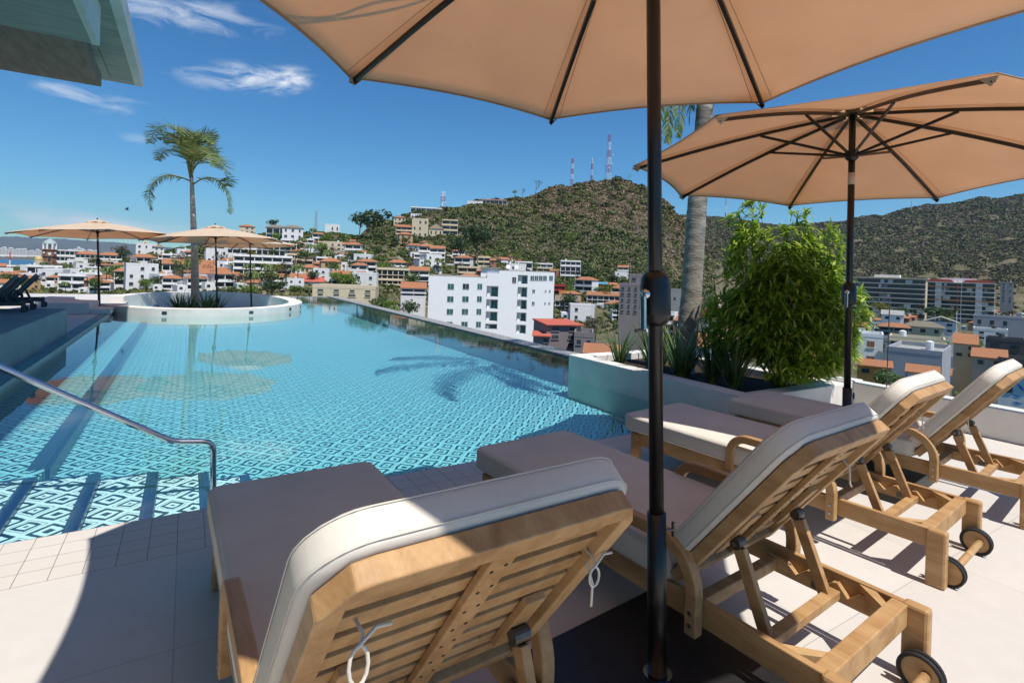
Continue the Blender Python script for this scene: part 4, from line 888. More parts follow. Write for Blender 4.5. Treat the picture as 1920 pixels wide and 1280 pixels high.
mb = MB(); nx_, nd = len(pxs), len(Ds)
for px in pxs:
    for D in Ds: mb.v.append(tuple(gpt(px, D)))
for i in range(nx_-1):
    for j in range(nd-1): mb.f.append((i*nd+j, (i+1)*nd+j, (i+1)*nd+j+1, i*nd+j+1)); mb.mi.append(0)
mb.build('hillside_terrain', 'ground', smooth=True, kind='structure')
mb = MB(); S = 24000; mb.quad((-S, -S, -30), (S, -S, -30), (S, S, -30), (-S, S, -30)); mb.build('sea', 'sea', kind='structure')
# far mountains over the bay
mb = MB(); ridge = [(-900, 452), (-600, 440), (-300, 448), (-120, 438), (0, 444), (30, 443), (60, 446), (120, 448), (160, 451), (230, 455), (300, 463), (370, 468), (450, 476), (560, 488)]
cols_ = []
for k in range(len(ridge)-1):
    for q in range(8):
        f = q/8; px = ridge[k][0]*(1-f)+ridge[k+1][0]*f; y = ridge[k][1]*(1-f)+ridge[k+1][1]*f+random.uniform(-.7, .7); cols_.append((px, y))
for px, y in cols_:
    x, yy = world_xy(px, 12500); mb.v.append((x, yy, -32)); 
    H = (hor(px)-y)*16000/F; x, yy = world_xy(px, 14000); mb.v.append((x, yy, H*random.uniform(.42, .55))); x, yy = world_xy(px, 16000); mb.v.append((x, yy, H)); x, yy = world_xy(px, 18000); mb.v.append((x, yy, -40))
for i in range(len(cols_)-1):
    for j in range(3): mb.f.append((i*4+j, (i+1)*4+j, (i+1)*4+j+1, i*4+j+1)); mb.mi.append(0)
mb.build('far_mountains', 'mount', smooth=True, kind='structure')
mb = MB(); n0 = len(mb.v)
for px in range(-400, 341, 20):
    a = world_xy(px, 4300+px*2.0+random.uniform(-60, 60)); b = world_xy(px, 4500+px*2); c = world_xy(px, 5600); mb.v += [(a[0], a[1], -30.5), (b[0], b[1], -24), (c[0], c[1], 2)]
for i in range(37):
    for j in range(2): mb.f.append((i*3+j, (i+1)*3+j, (i+1)*3+j+1, i*3+j+1)); mb.mi.append(0)
mb.build('far_shore', 'ground', kind='structure')

# scrub over the hills: many small leaf clumps in one mesh
rs = np.random.RandomState(11)
def scrub():
    P = []; Rr = []; C = []; KK = []
    pal = {'g': [(0.100, 0.106, 0.042), (0.122, 0.122, 0.050), (0.150, 0.142, 0.060), (0.072, 0.086, 0.034)], 'b': [(0.185, 0.145, 0.098), (0.165, 0.132, 0.085), (0.205, 0.165, 0.118), (0.150, 0.128, 0.070)]}
    def add(n, p0, p1, d0, d1, rsc, dens, big=False):
        for _ in range(n):
            px = rs.uniform(p0, p1); D = rs.uniform(d0, d1); x, y = world_xy(px, D)
            k = dens(px, D); 
            if rs.rand() > k: continue
            q = gpt(px, D); 
            if q.z < -29: continue
            nn = math.sin(x*.021+1.3)*math.cos(y*.027)+.6*math.sin(x*.063+y*.05)+.3*math.sin(x*.15-y*.11)
            hh = (q.z+10)/130; green = rs.rand() < (.46-.42*hh+.36*nn if D < 800 else .55+.30*nn)
            c = np.array(pal['g' if green else 'b'][rs.randint(4)])*rs.uniform(.88, 1.12)
            if big is None: c = np.array(pal['g'][rs.randint(4)])*rs.uniform(.55, 1.0)*np.array([.8, 1, .7])
            if big: c = np.array(pal['g'][rs.randint(4)])*rs.uniform(.7, 1.0)*np.array([.85, 1, .82])
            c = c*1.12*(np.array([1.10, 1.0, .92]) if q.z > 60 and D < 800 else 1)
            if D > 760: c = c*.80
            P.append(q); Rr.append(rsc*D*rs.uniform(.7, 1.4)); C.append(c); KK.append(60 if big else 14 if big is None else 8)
    hill = lambda px, D: 1.0 if (px > 690 and D > 400) or (px > 620 and D > 380) else .0
    add(34000, 690, 1340, 400, 740, .0027, hill); add(2600, 690, 1340, 400, 720, .0085, lambda px, D: hill(px, D)*(.75 if D < 560 else .35), True)
    add(54000, 1260, 1960, 760, 1720, .0033, lambda px, D: 1); add(3600, 1260, 1960, 760, 1700, .0055, lambda px, D: .6, True)
    add(11000, -20, 1340, 200, 450, .0048, lambda px, D: .6 if D > 225 else .8, None)
    add(2600, 1240, 1960, 380, 800, .0050, lambda px, D: .5)
    add(900, 380, 800, 120, 215, .009, lambda px, D: .8)
    m = len(P); tot = sum(KK); off = 0
    V = np.zeros((tot*4, 3), np.float32); T = np.zeros((tot*4, 4), np.float32); T[:, 3] = 1
    for i in range(m):
        K = KK[i]; u = rs.normal(size=(K, 3)); u /= np.linalg.norm(u, axis=1)[:, None]; u[:, 2] = np.abs(u[:, 2])*.6; r = Rr[i]
        ctr = np.array(P[i])+u*r*rs.uniform(.55, 1.0, (K, 1)); a = rs.normal(size=(K, 3)); nrm = u+.6*a; nrm /= np.linalg.norm(nrm, axis=1)[:, None]
        t1 = np.cross(nrm, rs.normal(size=(K, 3))); t1 /= np.linalg.norm(t1, axis=1)[:, None]; t2 = np.cross(nrm, t1); s = r*(rs.uniform(.26, .48, (K, 1)) if K < 30 else rs.uniform(.12, .22, (K, 1)))
        q = np.stack([ctr-t1*s-t2*s*.6, ctr+t1*s-t2*s*.8, ctr+t1*s*.8+t2*s, ctr-t1*s*.7+t2*s*.7], 1).reshape(-1, 3); V[off:off+K*4] = q
        T[off:off+K*4, :3] = C[i]; off += K*4
    me = bpy.data.meshes.new('hill_scrub'); nv = len(V); me.vertices.add(nv); me.vertices.foreach_set('co', V.ravel()); me.loops.add(nv); me.loops.foreach_set('vertex_index', np.arange(nv, dtype=np.int32))
    me.polygons.add(nv//4); me.polygons.foreach_set('loop_start', np.arange(0, nv, 4, dtype=np.int32)); me.update(calc_edges=True)
    at_ = me.color_attributes.new('tint', 'FLOAT_COLOR', 'POINT'); at_.data.foreach_set('color', T.ravel()); me.materials.append(M['scrub'])
    o = bpy.data.objects.new('hill_scrub', me); COL.objects.link(o); tag(o, 'dry brown and green scrub covering the hillsides behind the town', 'scrub', kind='stuff')
scrub()

# ------------------------------------------------------------------ trees beyond the pool
def crown_mesh(name, mat, lobes, n, s, seed):
    rnd = np.random.RandomState(seed); V = []; Fc = []
    w = np.array([l[3]**3 for l in lobes]); w /= w.sum()
    for i in range(n):
        l = lobes[rnd.choice(len(lobes), p=w)]; u = rnd.normal(size=3); u /= np.linalg.norm(u); c = np.array(l[:3])+u*l[3]*rnd.uniform(.6, 1.03)*np.array([1, 1, .82])
        nn = u+.7*rnd.normal(size=3); nn /= np.linalg.norm(nn); t1 = np.cross(nn, rnd.normal(size=3)); t1 /= np.linalg.norm(t1); t2 = np.cross(nn, t1); q = s*rnd.uniform(.6, 1.3); b = len(V)
        V += [tuple(c-t1*q), tuple(c-t2*q*.5), tuple(c+t1*q), tuple(c+t2*q*.5)]; Fc.append((b, b+1, b+2, b+3))
    mb = MB(); mb.v = V; mb.f = Fc; mb.mi = [0]*len(Fc); return mb
def make_tree(kind, seed, n=420, s=.055, flat=1.0):
    rnd = random.Random(seed); t = thing('broadleaf_tree', 'x', 'tree')
    lobes = [(rnd.uniform(-.3, .3), rnd.uniform(-.3, .3), .62+rnd.uniform(-.12, .16)*flat, rnd.uniform(.18, .30)) for _ in range(9)]+[(0, 0, .6, .32)]
    crown_mesh('crown', None, lobes, n, s, seed).build('crown', 'crown_'+kind, t)
    mb = MB(); mb.tube([(0, 0, -.15), (0.01, 0, .25), (.02, .01, .5)], [.035, .025, .015], 7); 
    for l in lobes[:4]: mb.tube([(.01, 0, .28), (l[0]*.6, l[1]*.6, l[2]*.8), (l[0], l[1], l[2])], [.016, .01, .004], 5)
    mb.build('trunk', 'bark_far', t); return t
def make_far_palm(seed):
    rnd = random.Random(seed); t = thing('palm_tree', 'x', 'palm tree'); fm = MB(); sm = MB()
    MB().tube([(0, 0, -.1), (.02, 0, .35), (.0, .01, .72)], [.022, .017, .014], 7).build('trunk', 'bark_far', t)
    for k in range(13):
        a = k*2.399; d = Vector((math.cos(a), math.sin(a), 0)); el = rnd.uniform(.0, .3); L_ = rnd.uniform(.26, .36)
        c = Vector((0, .01, .72)); P_ = [c, c+d*L_*.4+Vector((0, 0, el*.5)), c+d*L_*.8+Vector((0, 0, el*.35)), c+d*L_+Vector((0, 0, el*.1-.14))]
        side = d.cross(Vector((0, 0, 1)))
        for m in range(3):
            for s_ in (-1, 1): fm.quad(P_[m], P_[m+1], P_[m+1]+side*s_*.05*(1.2-m*.3)-Vector((0, 0, .03)), P_[m]+side*s_*.05*(.6+m*.3)-Vector((0, 0, .025)))
    fm.build('fronds', 'frond', t); return t
TP = {k: [make_tree(k, sd, 460 if k != 'dry' else 260) for sd in (i*10+1, i*10+2)] for i, k in enumerate(('dark', 'mid', 'lime', 'dry', 'yel'))}
PP = [make_far_palm(1), make_far_palm(2)]
used = set()
def put_tree(kind, px, D, h, label, group=None, w=None, dz=0, idx=0):
    src = (PP if kind == 'palm' else TP[kind])[idx % 2]; g = gpt(px, D); g.z += dz-.02*h
    key = src.name
    if key not in used: used.add(key); o = src
    else: o = dup(src)
    o.location = g; o.rotation_euler = (0, 0, random.uniform(0, 6.28)); w = w or h; o.scale = (w, w, h)
    o['label'] = label; o['category'] = 'palm tree' if kind == 'palm' else 'tree'
    if group: o['group'] = group
    elif 'group' in o: del o['group']
    return o
def ybase(px, y, lo=150, hi=1700):
    """distance at which the land along column px shows at row y"""
    best = None
    for D in np.arange(lo, hi, 6):
        yy = hor(px)+(EYE-float(ground(px, D)))*F/D
        if best is None or abs(yy-y) < best[0]: best = (abs(yy-y), D)
        if yy < y: break
    return best[1]
def tree_px(kind, px, ytop, ybot, label, wpx=None, D=None, group=None, idx=0):
    D = D or ybase(px, ybot); h = (ybot-ytop)*D/F; h = h/.95
    o = put_tree(kind, px, D, h, label, group, (wpx*D/F/1.05) if wpx else None, 0, idx)
    if D: o.location.z = EYE-(ybot-hor(px))*D/F
    return o
tree_px('dark', 697, 388, 448, 'large dark green tree on the ridge left of the hill, darkest on the skyline', 72)
tree_px('dark', 672, 396, 440, 'dark tree adjoining the left side of the large ridge tree', 40, None, None, 1)
tree_px('dark', 893, 412, 490, 'broad dark tree at the left foot of the big hill above the white block', 78, None, None, 1)
tree_px('dark', 862, 440, 492, 'dark tree right of the thatched houses on the slope', 46)
tree_px('lime', 1065, 433, 466, 'bright green tree alone in the middle of the big hill', 22)
tree_px('dark', 508, 410, 430, 'small flat-topped dark tree on the left ridge skyline', 24)
tree_px('mid', 568, 465, 505, 'green tree below the villas on the left ridge', 34)
tree_px('dark', 232, 462, 500, 'dark tree right of the orange roofs near the far left umbrella', 30)
tree_px('dry', 222, 458, 478, 'pale brown tree on the skyline beside the far left umbrella pole', 26, 330)
tree_px('mid', 215, 500, 525, 'green tree right of the leftmost far umbrella pole', 32)
tree_px('yel', 242, 512, 538, 'yellow green tree at the left of the big white cube house', 26, None, None, 1)
tree_px('dark', 292, 515, 545, 'dark tree in front of the right side of the white cube house', 22, None, None, 1)
tree_px('lime', 185, 505, 530, 'lime green tree left of the leftmost far umbrella pole', 26)
tree_px('dark', 512, 525, 556, 'wide dark green tree just past the far edge of the pool, right of the island', 60, 150)
tree_px('lime', 470, 532, 557, 'bright green tree right behind the island wall', 44, 140)
tree_px('mid', 555, 533, 557, 'olive tree behind the far right end of the island', 40, 145)
tree_px('yel', 560, 548, 558, 'pale yellow green shrub tree at the far pool edge', 26, 130, None, 1)
tree_px('mid', 430, 534, 556, 'green tree directly behind the island between the two umbrella poles', 40, 150, None, 1)
tree_px('mid', 345, 545, 556, 'low green tree behind the slim palm', 36, 150)
tree_px('yel', 265, 543, 556, 'yellow green tree behind the island at the left', 30, 150)
tree_px('mid', 720, 555, 596, 'green tree below the infinity edge left of the white block', 60, 120)
tree_px('dark', 770, 560, 605, 'dark tree touching the left side of the white block', 50, 118, None, 1)
tree_px('lime', 735, 562, 590, 'lime tree in front of the infinity edge by the white block', 30, 110, None, 1)
tree_px('dark', 690, 545, 580, 'dark tree above the corner of the infinity edge', 46, 135)
tree_px('mid', 1137, 530, 560, 'green tree right of the white block on the lower slope', 34)
tree_px('lime', 1068, 535, 556, 'bright green tree beside the right edge of the white block', 20)
tree_px('dark', 1100, 500, 540, 'dark tree among the hill houses above the pink house', 40)
tree_px('mid', 1160, 565, 596, 'round tree in front of the mauve building', 44, 160)
tree_px('dry', 1120, 590, 640, 'brown tree right of the pink house', 54, 110)
tree_px('dark', 1760, 573, 606, 'dark spreading tree below the two hotel blocks', 80, 300)
tree_px('dark', 1735, 600, 625, 'dark tree in the town below the orange-roofed hotel block', 60, 220, None, 1)
tree_px('yel', 1655, 565, 592, 'yellow tree in front of the left hotel block', 34, 320)
tree_px('mid', 1690, 572, 600, 'green tree between the two hotel blocks', 26, 300)
tree_px('lime', 1838, 632, 668, 'lime green tree in front of the dark grey house', 30, 150)
tree_px('mid', 1660, 690, 735, 'olive shrub tree just beyond the parapet by the umbrella', 60, 62)
tree_px('mid', 1700, 700, 745, 'grey green tree beyond the parapet, behind the third back rest', 60, 58, None, 1)
tree_px('lime', 1830, 735, 775, 'green hedge tree beyond the parapet at the far right', 60, 50)
for i, (px, yt, yb, D) in enumerate([(855-640, 480, 548, None)]): pass
for i, (px, yt, yb, D, lab) in enumerate([(613, 464, 500, None, 'tall palm among the cream villas on the left ridge'), (585, 425, 450, None, 'palm on the ridge skyline by the grey mast'), (740, 568, 610, 105, 'palm with arching fronds left of the white block'),
      (598, 455, 480, None, 'palm left of the cream villas on the ridge'), (125, 525, 552, 190, 'palm behind the grey loungers'), (822, 480, 512, None, 'palm beside the thatched pavilion on the slope'), (800, 484, 508, None, 'palm left of the thatched pavilion'), (1040, 398, 420, 560, 'palm high on the big hill'), (1110, 490, 520, 400, 'palm above the houses at the foot of the big hill'), (200, 496, 530, 215, 'palm behind the leftmost far umbrella pole'),
      (960, 355, 372, 660, 'lone palm on the left shoulder of the big hill')]):
    tree_px('palm', px, yt, yb, lab, (yb-yt)*1.0, D, None, i)
# bare trees on the skyline of the hill
def bare_tree(px, yb, h, lab, seed, D=700):
    rnd = random.Random(seed); g = gpt(px, D); t = thing('bare_tree', lab, 'tree', g, 0, 'bare trees on the hill skyline'); b = MB(); tw = MB()
    H = h*D/F
    def grow(mbx, p, d, L_, r, k):
        q = p+d*L_; mbx.tube([p, q], [r, r*.65], 5, False)
        if k == 0: return
        for _ in range(3): grow(tw, q, (d+Vector((rnd.uniform(-.8, .8), rnd.uniform(-.8, .8), rnd.uniform(-.1, .5)))).normalized(), L_*.68, r*.6, k-1)
    grow(b, Vector((0, 0, -2)), Vector((rnd.uniform(-.2, .2), 0, 1)).normalized(), H*.4+2, H*.03, 4)
    b.build('trunk', 'bark_far', t); tw.build('branches', 'bark_far', t)
for i, (px, h, lab) in enumerate([(998, 22, 'bare spreading tree on the hill skyline, largest of them'), (975, 14, 'small bare tree left of the largest one on the skyline'), (1168, 9, 'bare tree right of the lattice tower')]):
    bare_tree(px, 0, h, lab, i)

# ------------------------------------------------------------------ houses
def face_rz(x, y): return math.atan2(y, x)-math.pi/2
def roof(mbx, kind, W, Dp, z, h=None, ov=.5):
    w, d = W/2+ov, ov
    if kind == 'hip' or kind == 'thatch':
        h = h or (W*.16 if kind == 'hip' else W*.38); a = [(-w, -d, z), (w, -d, z), (w, Dp+d, z), (-w, Dp+d, z)]; k = W*.22 if kind == 'hip' else W*.06
        t = [(-k, Dp/2, z+h), (k, Dp/2, z+h)]
        mbx.quad(a[0], a[1], t[1], t[0]); mbx.quad(a[1], a[2], t[1]); mbx.quad(a[2], a[3], t[0], t[1]); mbx.quad(a[3], a[0], t[0]); mbx.quad(a[3], a[2], a[1], a[0])
    elif kind == 'shed':
        w = W/2+.25
        h = h or Dp*.27; mbx.prism([(-ov, z), (-ov, z+.15), (Dp, z+h+.15), (Dp, z+h-.1), (0, z)], -w, w, 0)
    elif kind == 'gable':
        h = h or W*.2; mbx.prism([(-w, z-.05), (0, z+h), (w, z-.05), (w, z-.3), (0, z+h-.3), (-w, z-.3)], -ov, Dp+ov, 1)
def house(label, W, H, floors, wall='h_white', style='win', rk='flat', rmat='r_tile', Dp=None, ncol=None, win='h_win', side=None, cat='house', name='house', base=14.0, slab=None, parts=True, rh=None, seed=0):
    rnd = random.Random(seed); Dp = Dp or min(max(W*.75, 6), 9.5); t = thing(name, label, cat); fh = H/floors; ncol = ncol or max(2, int(W/3.4))
    if style == 'win':
        MB().box(-W/2, W/2, 0, Dp, -base, H).build('wall', wall, t)
        for f in range(floors):
            for c in range(ncol):
                if rnd.random() < .12: continue
                x = -W/2+(c+.5)*W/ncol; ww = min(W/ncol*.5, 1.7)*rnd.uniform(.6, 1); hh = fh*.42; z = f*fh+fh*.32
                wo = MB().box(x-ww/2, x+ww/2, -.03, .12, z, z+hh).build('window', win, t)
                MB().box(x-ww/2-.12, x+ww/2+.12, -.14, .10, z-.14, z-.02).build('sill', wall, wo)
    else:      # terraced front: recessed rooms behind slabs, piers and parapets
        rec = 1.5; b = MB(); b.box(-W/2, W/2, rec, Dp, -base, H); b.box(-W/2, -W/2+.35, 0, rec, -base, H); b.box(W/2-.35, W/2, 0, rec, -base, H); b.box(-W/2+.36, W/2-.36, .02, rec-.01, -base, 0)
        if style == 'arch' or ncol > 1:
            for c in range(1, ncol): x = -W/2+c*W/ncol; b.box(x-.18, x+.18, .03, rec-.01, 0, H-.3)
        b.build('wall', wall, t)
        for f in range(floors+1): MB().box(-W/2-.15, W/2+.15, -.25 if f else 0.0, rec-.02, f*fh-.28, f*fh).build('floor_slab', slab or wall, t)
        for f in range(floors):
            g = MB(); g.box(-W/2+.4, W/2-.4, rec-.16, rec-.04, f*fh+.1, f*fh+fh*.78); g.build('window', win, t)
            if rnd.random() < .8: MB().box(-W/2+.37, W/2-.37, .05, .2, f*fh+.01, f*fh+fh*.30).build('parapet', slab or wall, t)
    if rk == 'flat':
        p = MB(); e = .25; hh = .75
        p.box(-W/2-.02, W/2+.02, -.04, e, H, H+hh); p.box(-W/2-.02, W/2+.02, Dp-e, Dp, H, H+hh); p.box(-W/2-.02, -W/2+e, e, Dp-e, H, H+hh); p.box(W/2-e, W/2+.02, e, Dp-e, H, H+hh); p.build('parapet', wall, t)
        MB().box(-W/2+e, W/2-e, e, Dp-e, H-.2, H+.05).build('roof', 'r_flat', t)
        if W > 6 and rnd.random() < .7:
            x = rnd.uniform(-W*.3, W*.3); MB().tube([(x, Dp*.6, H), (x, Dp*.6, H+.8), (x, Dp*.6, H+1.5), (x, Dp*.6, H+1.7)], [.55, .6, .6, .2], 10).build('water_tank', 'h_dark' if rnd.random() < .5 else 'h_white', t)
    else:
        m = MB(); roof(m, rk, W, Dp, H, rh); m.build('roof', rmat if rk != 'thatch' else 'r_thatch', t)
    return t
def place(o, px, ybot, D=None, rz=0, lab=None):
    D = D or ybase(px, ybot); p = at(px, ybot, D); o.location = p; o.rotation_euler = (0, 0, face_rz(p.x, p.y)+rz); HP.append((p.x, p.y, 6)); return D
HP = []
def H_(px0, px1, ytop, ybot, label, floors=None, D=None, rz=0, **kw):
    px = (px0+px1)/2; D = D or ybase(px, ybot); W = (px1-px0)*D/F; H = (ybot-ytop)*D/F; rk = kw.get('rk', 'flat')
    if rk in ('hip', 'gable'): H *= .78
    if rk == 'thatch': H *= .62
    if rk == 'shed': H *= .72
    floors = floors or max(1, round(H/3.0)); o = house(label, W, H, floors, seed=int(px), **kw); place(o, px, ybot, D, rz); HP[-1] = (o.location.x, o.location.y, W*.6); return o
G = 'houses of the hillside town'
T_ = dict(style='terrace')
H_(241, 291, 497, 540, 'big plain white cube house with three tiny windows behind the island', 3, rz=.1, Dp=9)
H_(95, 178, 507, 526, 'long low white house with a brick ground floor behind the leftmost umbrella pole', 2, rz=.05)
H_(110, 150, 470, 492, 'white house with an arcade beside the domed brick tower', 2, **T_)
H_(130, 160, 488, 504, 'white house with a round window below the brick tower', 1)
H_(58, 108, 500, 526, 'white two storey house left of the long white house', 2, **T_)
H_(0, 20, 505, 530, 'pale house cut by the left edge of the picture', 2)
H_(20, 62, 500, 520, 'white terraced house at the shore end of the town', 2, **T_)
H_(146, 182, 474, 486, 'low house with a wide orange roof behind the leftmost umbrella', 1, rk='hip', style='terrace')
H_(188, 224, 474, 495, 'house with a bright orange roof and dark glass front right of the leftmost umbrella pole', 2, rk='hip', style='terrace')
H_(248, 290, 480, 492, 'house with a brown tiled roof above the white cube house', 1, rk='hip')
H_(290, 306, 455, 478, 'white house with a thatched cap on the left ridge', 2, rk='thatch')
H_(258, 290, 458, 478, 'white house with a small golden dome on the left ridge', 2)
H_(306, 336, 478, 496, 'small white three window house left of the slim palm', 2, **T_)
H_(312, 400, 490, 512, 'long house with an orange roof and solar panels behind the slim palm', 1, rk='shed', style='terrace')
H_(372, 426, 508, 524, 'long orange roofed house right of the slim palm', 1, rk='shed', style='terrace')
H_(388, 424, 468, 495, 'white house with three small windows under the middle umbrella', 2)
H_(424, 478, 455, 478, 'white house with a long balcony under the rightmost far umbrella', 2, **T_)
H_(440, 493, 480, 516, 'white three storey block of flats with balconies behind the rightmost far umbrella', 3, ncol=3, **T_)
H_(493, 545, 482, 518, 'tall white house stepping down to the right of the balcony block', 3, ncol=3, **T_)
H_(484, 553, 457, 480, 'long white terrace house with arched windows on the ridge', 2, ncol=7, **T_)
H_(500, 535, 420, 450, 'grey roofed villa on the left ridge with a dark balcony', 2, rk='hip', rmat='r_thatch', style='terrace')
H_(530, 566, 418, 460, 'tall white villa with a thatched roof on the left ridge skyline', 3, rk='hip', rmat='r_thatch')
H_(450, 476, 421, 438, 'small stone house with a red roof on the left skyline', 2, rk='hip', wall='h_cream')
H_(586, 608, 434, 455, 'white house with a red balcony left of the cream villas', 2, rk='hip', **T_)
H_(606, 640, 455, 478, 'cream villa with dark windows on the left ridge', 3, wall='h_cream')
H_(610, 636, 422, 436, 'white rooftop house on the ridge by the grey mast', 1)
H_(628, 668, 473, 492, 'white chapel-like house with a stepped gable below the cream villas', 1, rk='gable', rmat='r_flat')
H_(622, 658, 508, 535, 'house with a white glazed terrace and an orange roof, left of the blue house', 2, rk='shed', **T_)
H_(661, 693, 508, 535, 'small blue and red house beside the glazed terrace house', 2, wall='h_blue', rk='hip', **T_)
H_(545, 582, 517, 532, 'orange roofed low house below the left ridge', 1, rk='shed')
H_(566, 606, 526, 535, 'house with a bright red roof near the far corner of the pool', 1, rk='shed', rmat='r_red')
H_(588, 702, 541, 558, 'cream modern building with a flat roof just past the far corner of the pool', 2, D=120, wall='h_cream', rz=-.15, Dp=8)
H_(706, 766, 505, 535, 'four storey cream apartment house with rows of balconies left of the white block', 3, ncol=6, wall='h_cream', **T_)
H_(728, 764, 488, 507, 'brown roofed penthouse on top of the cream apartment house', 2, rk='hip', **T_)
H_(766, 804, 497, 535, 'orange roofed house with balconies, touching the cream apartment house', 3, rk='shed', **T_)
H_(752, 798, 535, 556, 'dark roofed two storey house close to the white block', 2, D=150, rk='shed', **T_)
H_(804, 828, 500, 513, 'small white pavilion with a pointed thatched roof', 1, rk='thatch')
H_(738, 756, 480, 497, 'round pavilion with a grey pointed roof above the balconies', 1, rk='thatch')
H_(805, 834, 456, 492, 'narrow white house with a red roof, standing high on the slope', 3, rk='shed', **T_)
H_(776, 808, 477, 492, 'white modern house left of the narrow red-roofed one', 2, **T_)
H_(770, 790, 402, 412, 'white flat roofed house on the ridge below the lattice mast', 1)
H_(738, 760, 404, 422, 'pale gabled house right of the large ridge tree', 2, wall='h_cream', rk='hip')
H_(742, 772, 418, 446, 'cream villa with three tiled balcony roofs on the slope', 3, wall='h_cream', rk='shed', **T_)
H_(772, 802, 411, 446, 'tall cream villa with narrow windows on the slope', 3, wall='h_cream')
H_(804, 830, 420, 444, 'cream house with a steep grey pyramid roof', 1, wall='h_cream', rk='thatch')
H_(828, 858, 413, 442, 'pale house of stacked open balconies right of the pyramid roof', 3, ncol=2, wall='h_cream', **T_)
H_(770, 828, 390, 404, 'long white villa group on the ridge below the lattice mast', 1, ncol=6, **T_)
H_(876, 905, 378, 390, 'low white house on the skyline, left of the orange-roofed one', 1)
H_(903, 950, 370, 389, 'long white house with arches and an orange roof on the hill skyline', 2, ncol=6, rk='shed', rh=2, **T_)
H_(974, 998, 492, 506, 'small grey white house at the foot of the big hill behind the white block roof', 1, **T_)
H_(1002, 1036, 495, 510, 'white flat house at the foot of the big hill', 2, **T_)
H_(1050, 1088, 490, 526, 'terraced house of white and pink balconies at the foot of the big hill', 4, ncol=4, **T_)
H_(1158, 1178, 494, 520, 'white house with a red roof high at the right foot of the big hill', 3, rk='shed', **T_)
H_(1108, 1138, 527, 546, 'bright orange house with a blue roof terrace', 2, wall='h_orange', rk='shed', rmat='h_blue', rh=1)
H_(1135, 1162, 530, 548, 'yellow orange house with a tiled roof beside the blue terrace', 2, wall='h_yel', rk='hip')
H_(1100, 1162, 548, 570, 'row of white balconied rooms with a brown roof line above the round tree', 2, ncol=6, rk='shed', rh=1.5, **T_)
H_(1036, 1060, 536, 553, 'pink house beside the right edge of the white block', 2, wall='h_red', **T_)
H_(1040, 1086, 558, 582, 'wide house with a brown roof and long balcony below the pink house', 2, ncol=5, rk='shed', rmat='r_thatch', **T_)
H_(1048, 1076, 548, 560, 'small orange roofed room on top of the wide brown roofed house', 1, wall='h_orange')
H_(1022, 1090, 592, 655, 'mauve pink house with a flat red roof just past the infinity edge', 3, D=82, wall='h_mauve', rk='shed', rmat='r_red', rh=.25, Dp=7, rz=.35)
H_(1076, 1112, 632, 652, 'small mauve annex with a roof terrace right of the pink house', 1, D=78, wall='h_mauve')
H_(1000, 1030, 624, 646, 'mauve garage with a red roof at the left of the pink house', 1, D=80, wall='h_mauve', rk='shed', rmat='r_red', rh=.25, Dp=4)
H_(1160, 1196, 536, 590, 'mauve apartment tower with small windows left of the umbrella crank', 5, D=150, wall='h_mauve', ncol=3)
H_(1178, 1212, 518, 590, 'taller mauve apartment tower with barred windows behind the umbrella pole', 6, D=155, wall='h_mauve', ncol=2)
H_(1096, 1160, 660, 676, 'low house with a worn orange tile roof beyond the planter', 1, D=60, rk='shed', rh=.6, Dp=4)
H_(1256, 1292, 545, 575, 'dark grey house behind the palm trunk', 3, D=260, wall='h_grey')
H_(1302, 1336, 584, 602, 'red house with a green awning right of the palm trunk', 2, D=210, wall='h_red')
H_(1336, 1372, 580, 602, 'bright red two storey house left of the leafy bush', 2, D=212, wall='h_red')
H_(1300, 1345, 602, 632, 'grey plain wall house behind the spiky clumps', 2, D=150, wall='h_grey')
H_(1300, 1372, 640, 680, 'pale tiled roof house seen between the spiky leaves', 2, D=90, rk='shed')
H_(1612, 1650, 632, 688, 'white house with a brick red shutter right of the leafy bush', 2, D=110, wall='h_bright', ncol=1, win='h_brick', Dp=8)
H_(1668, 1752, 662, 740, 'long plain grey lavender warehouse wall behind the lounger backs', 1, D=88, wall='h_lav', rz=-.12, ncol=1, Dp=14)
H_(1676, 1760, 640, 662, 'cream patio house with pale awnings on the grey warehouse', 1, D=100, wall='h_cream', ncol=5, **T_)
H_(1792, 1826, 635, 672, 'cream house with a sloping orange roof right of the patio house', 2, D=105, wall='h_cream', rk='shed', rh=1.6)
H_(1612, 1664, 680, 706, 'low house with an orange roof and orange shutters by the umbrella pole', 1, D=70, wall='h_orange', rk='shed', rh=.5, Dp=3)
H_(1706, 1752, 692, 722, 'orange tile roof below the lavender warehouse', 1, D=64, rk='shed', rh=.6, Dp=3)
H_(1652, 1698, 608, 630, 'dark house with an orange roof and open gallery below the left hotel', 2, D=160, wall='h_grey', rk='hip', **T_)
H_(1700, 1760, 608, 628, 'wide brown roofed house in the middle of the town', 1, D=170, rk='hip', rmat='r_thatch', wall='h_cream')
H_(1740, 1788, 597, 625, 'white house with a rounded gable in the town', 2, D=180, wall='h_white', rk='gable', rmat='r_flat')
H_(1836, 1908, 596, 616, 'long blue grey building right of the dark spreading tree', 1, D=220, wall='h_lav')
H_(1832, 1880, 620, 640, 'white and grey block house right of the middle of the town', 2, D=165, wall='h_white')
H_(1856, 1910, 640, 680, 'dark grey house with a white end wall at the right', 2, D=120, wall='h_dark')
H_(1880, 1932, 680, 715, 'dark house with a white flat roof at the right edge', 1, D=95, wall='h_dark')
H_(1830, 1878, 664, 690, 'grey wall with a sloping orange roof behind the farthest lounger', 1, D=98, wall='h_grey', rk='shed', rh=1.2)
H_(1656, 1690, 586, 602, 'small white house with a slanted metal roof in the town', 1, D=210, wall='h_bright', rk='shed', rmat='r_flat')
H_(1640, 1700, 640, 662, 'grey workshop with a flat roof left of the awnings', 1, D=120, wall='h_grey')
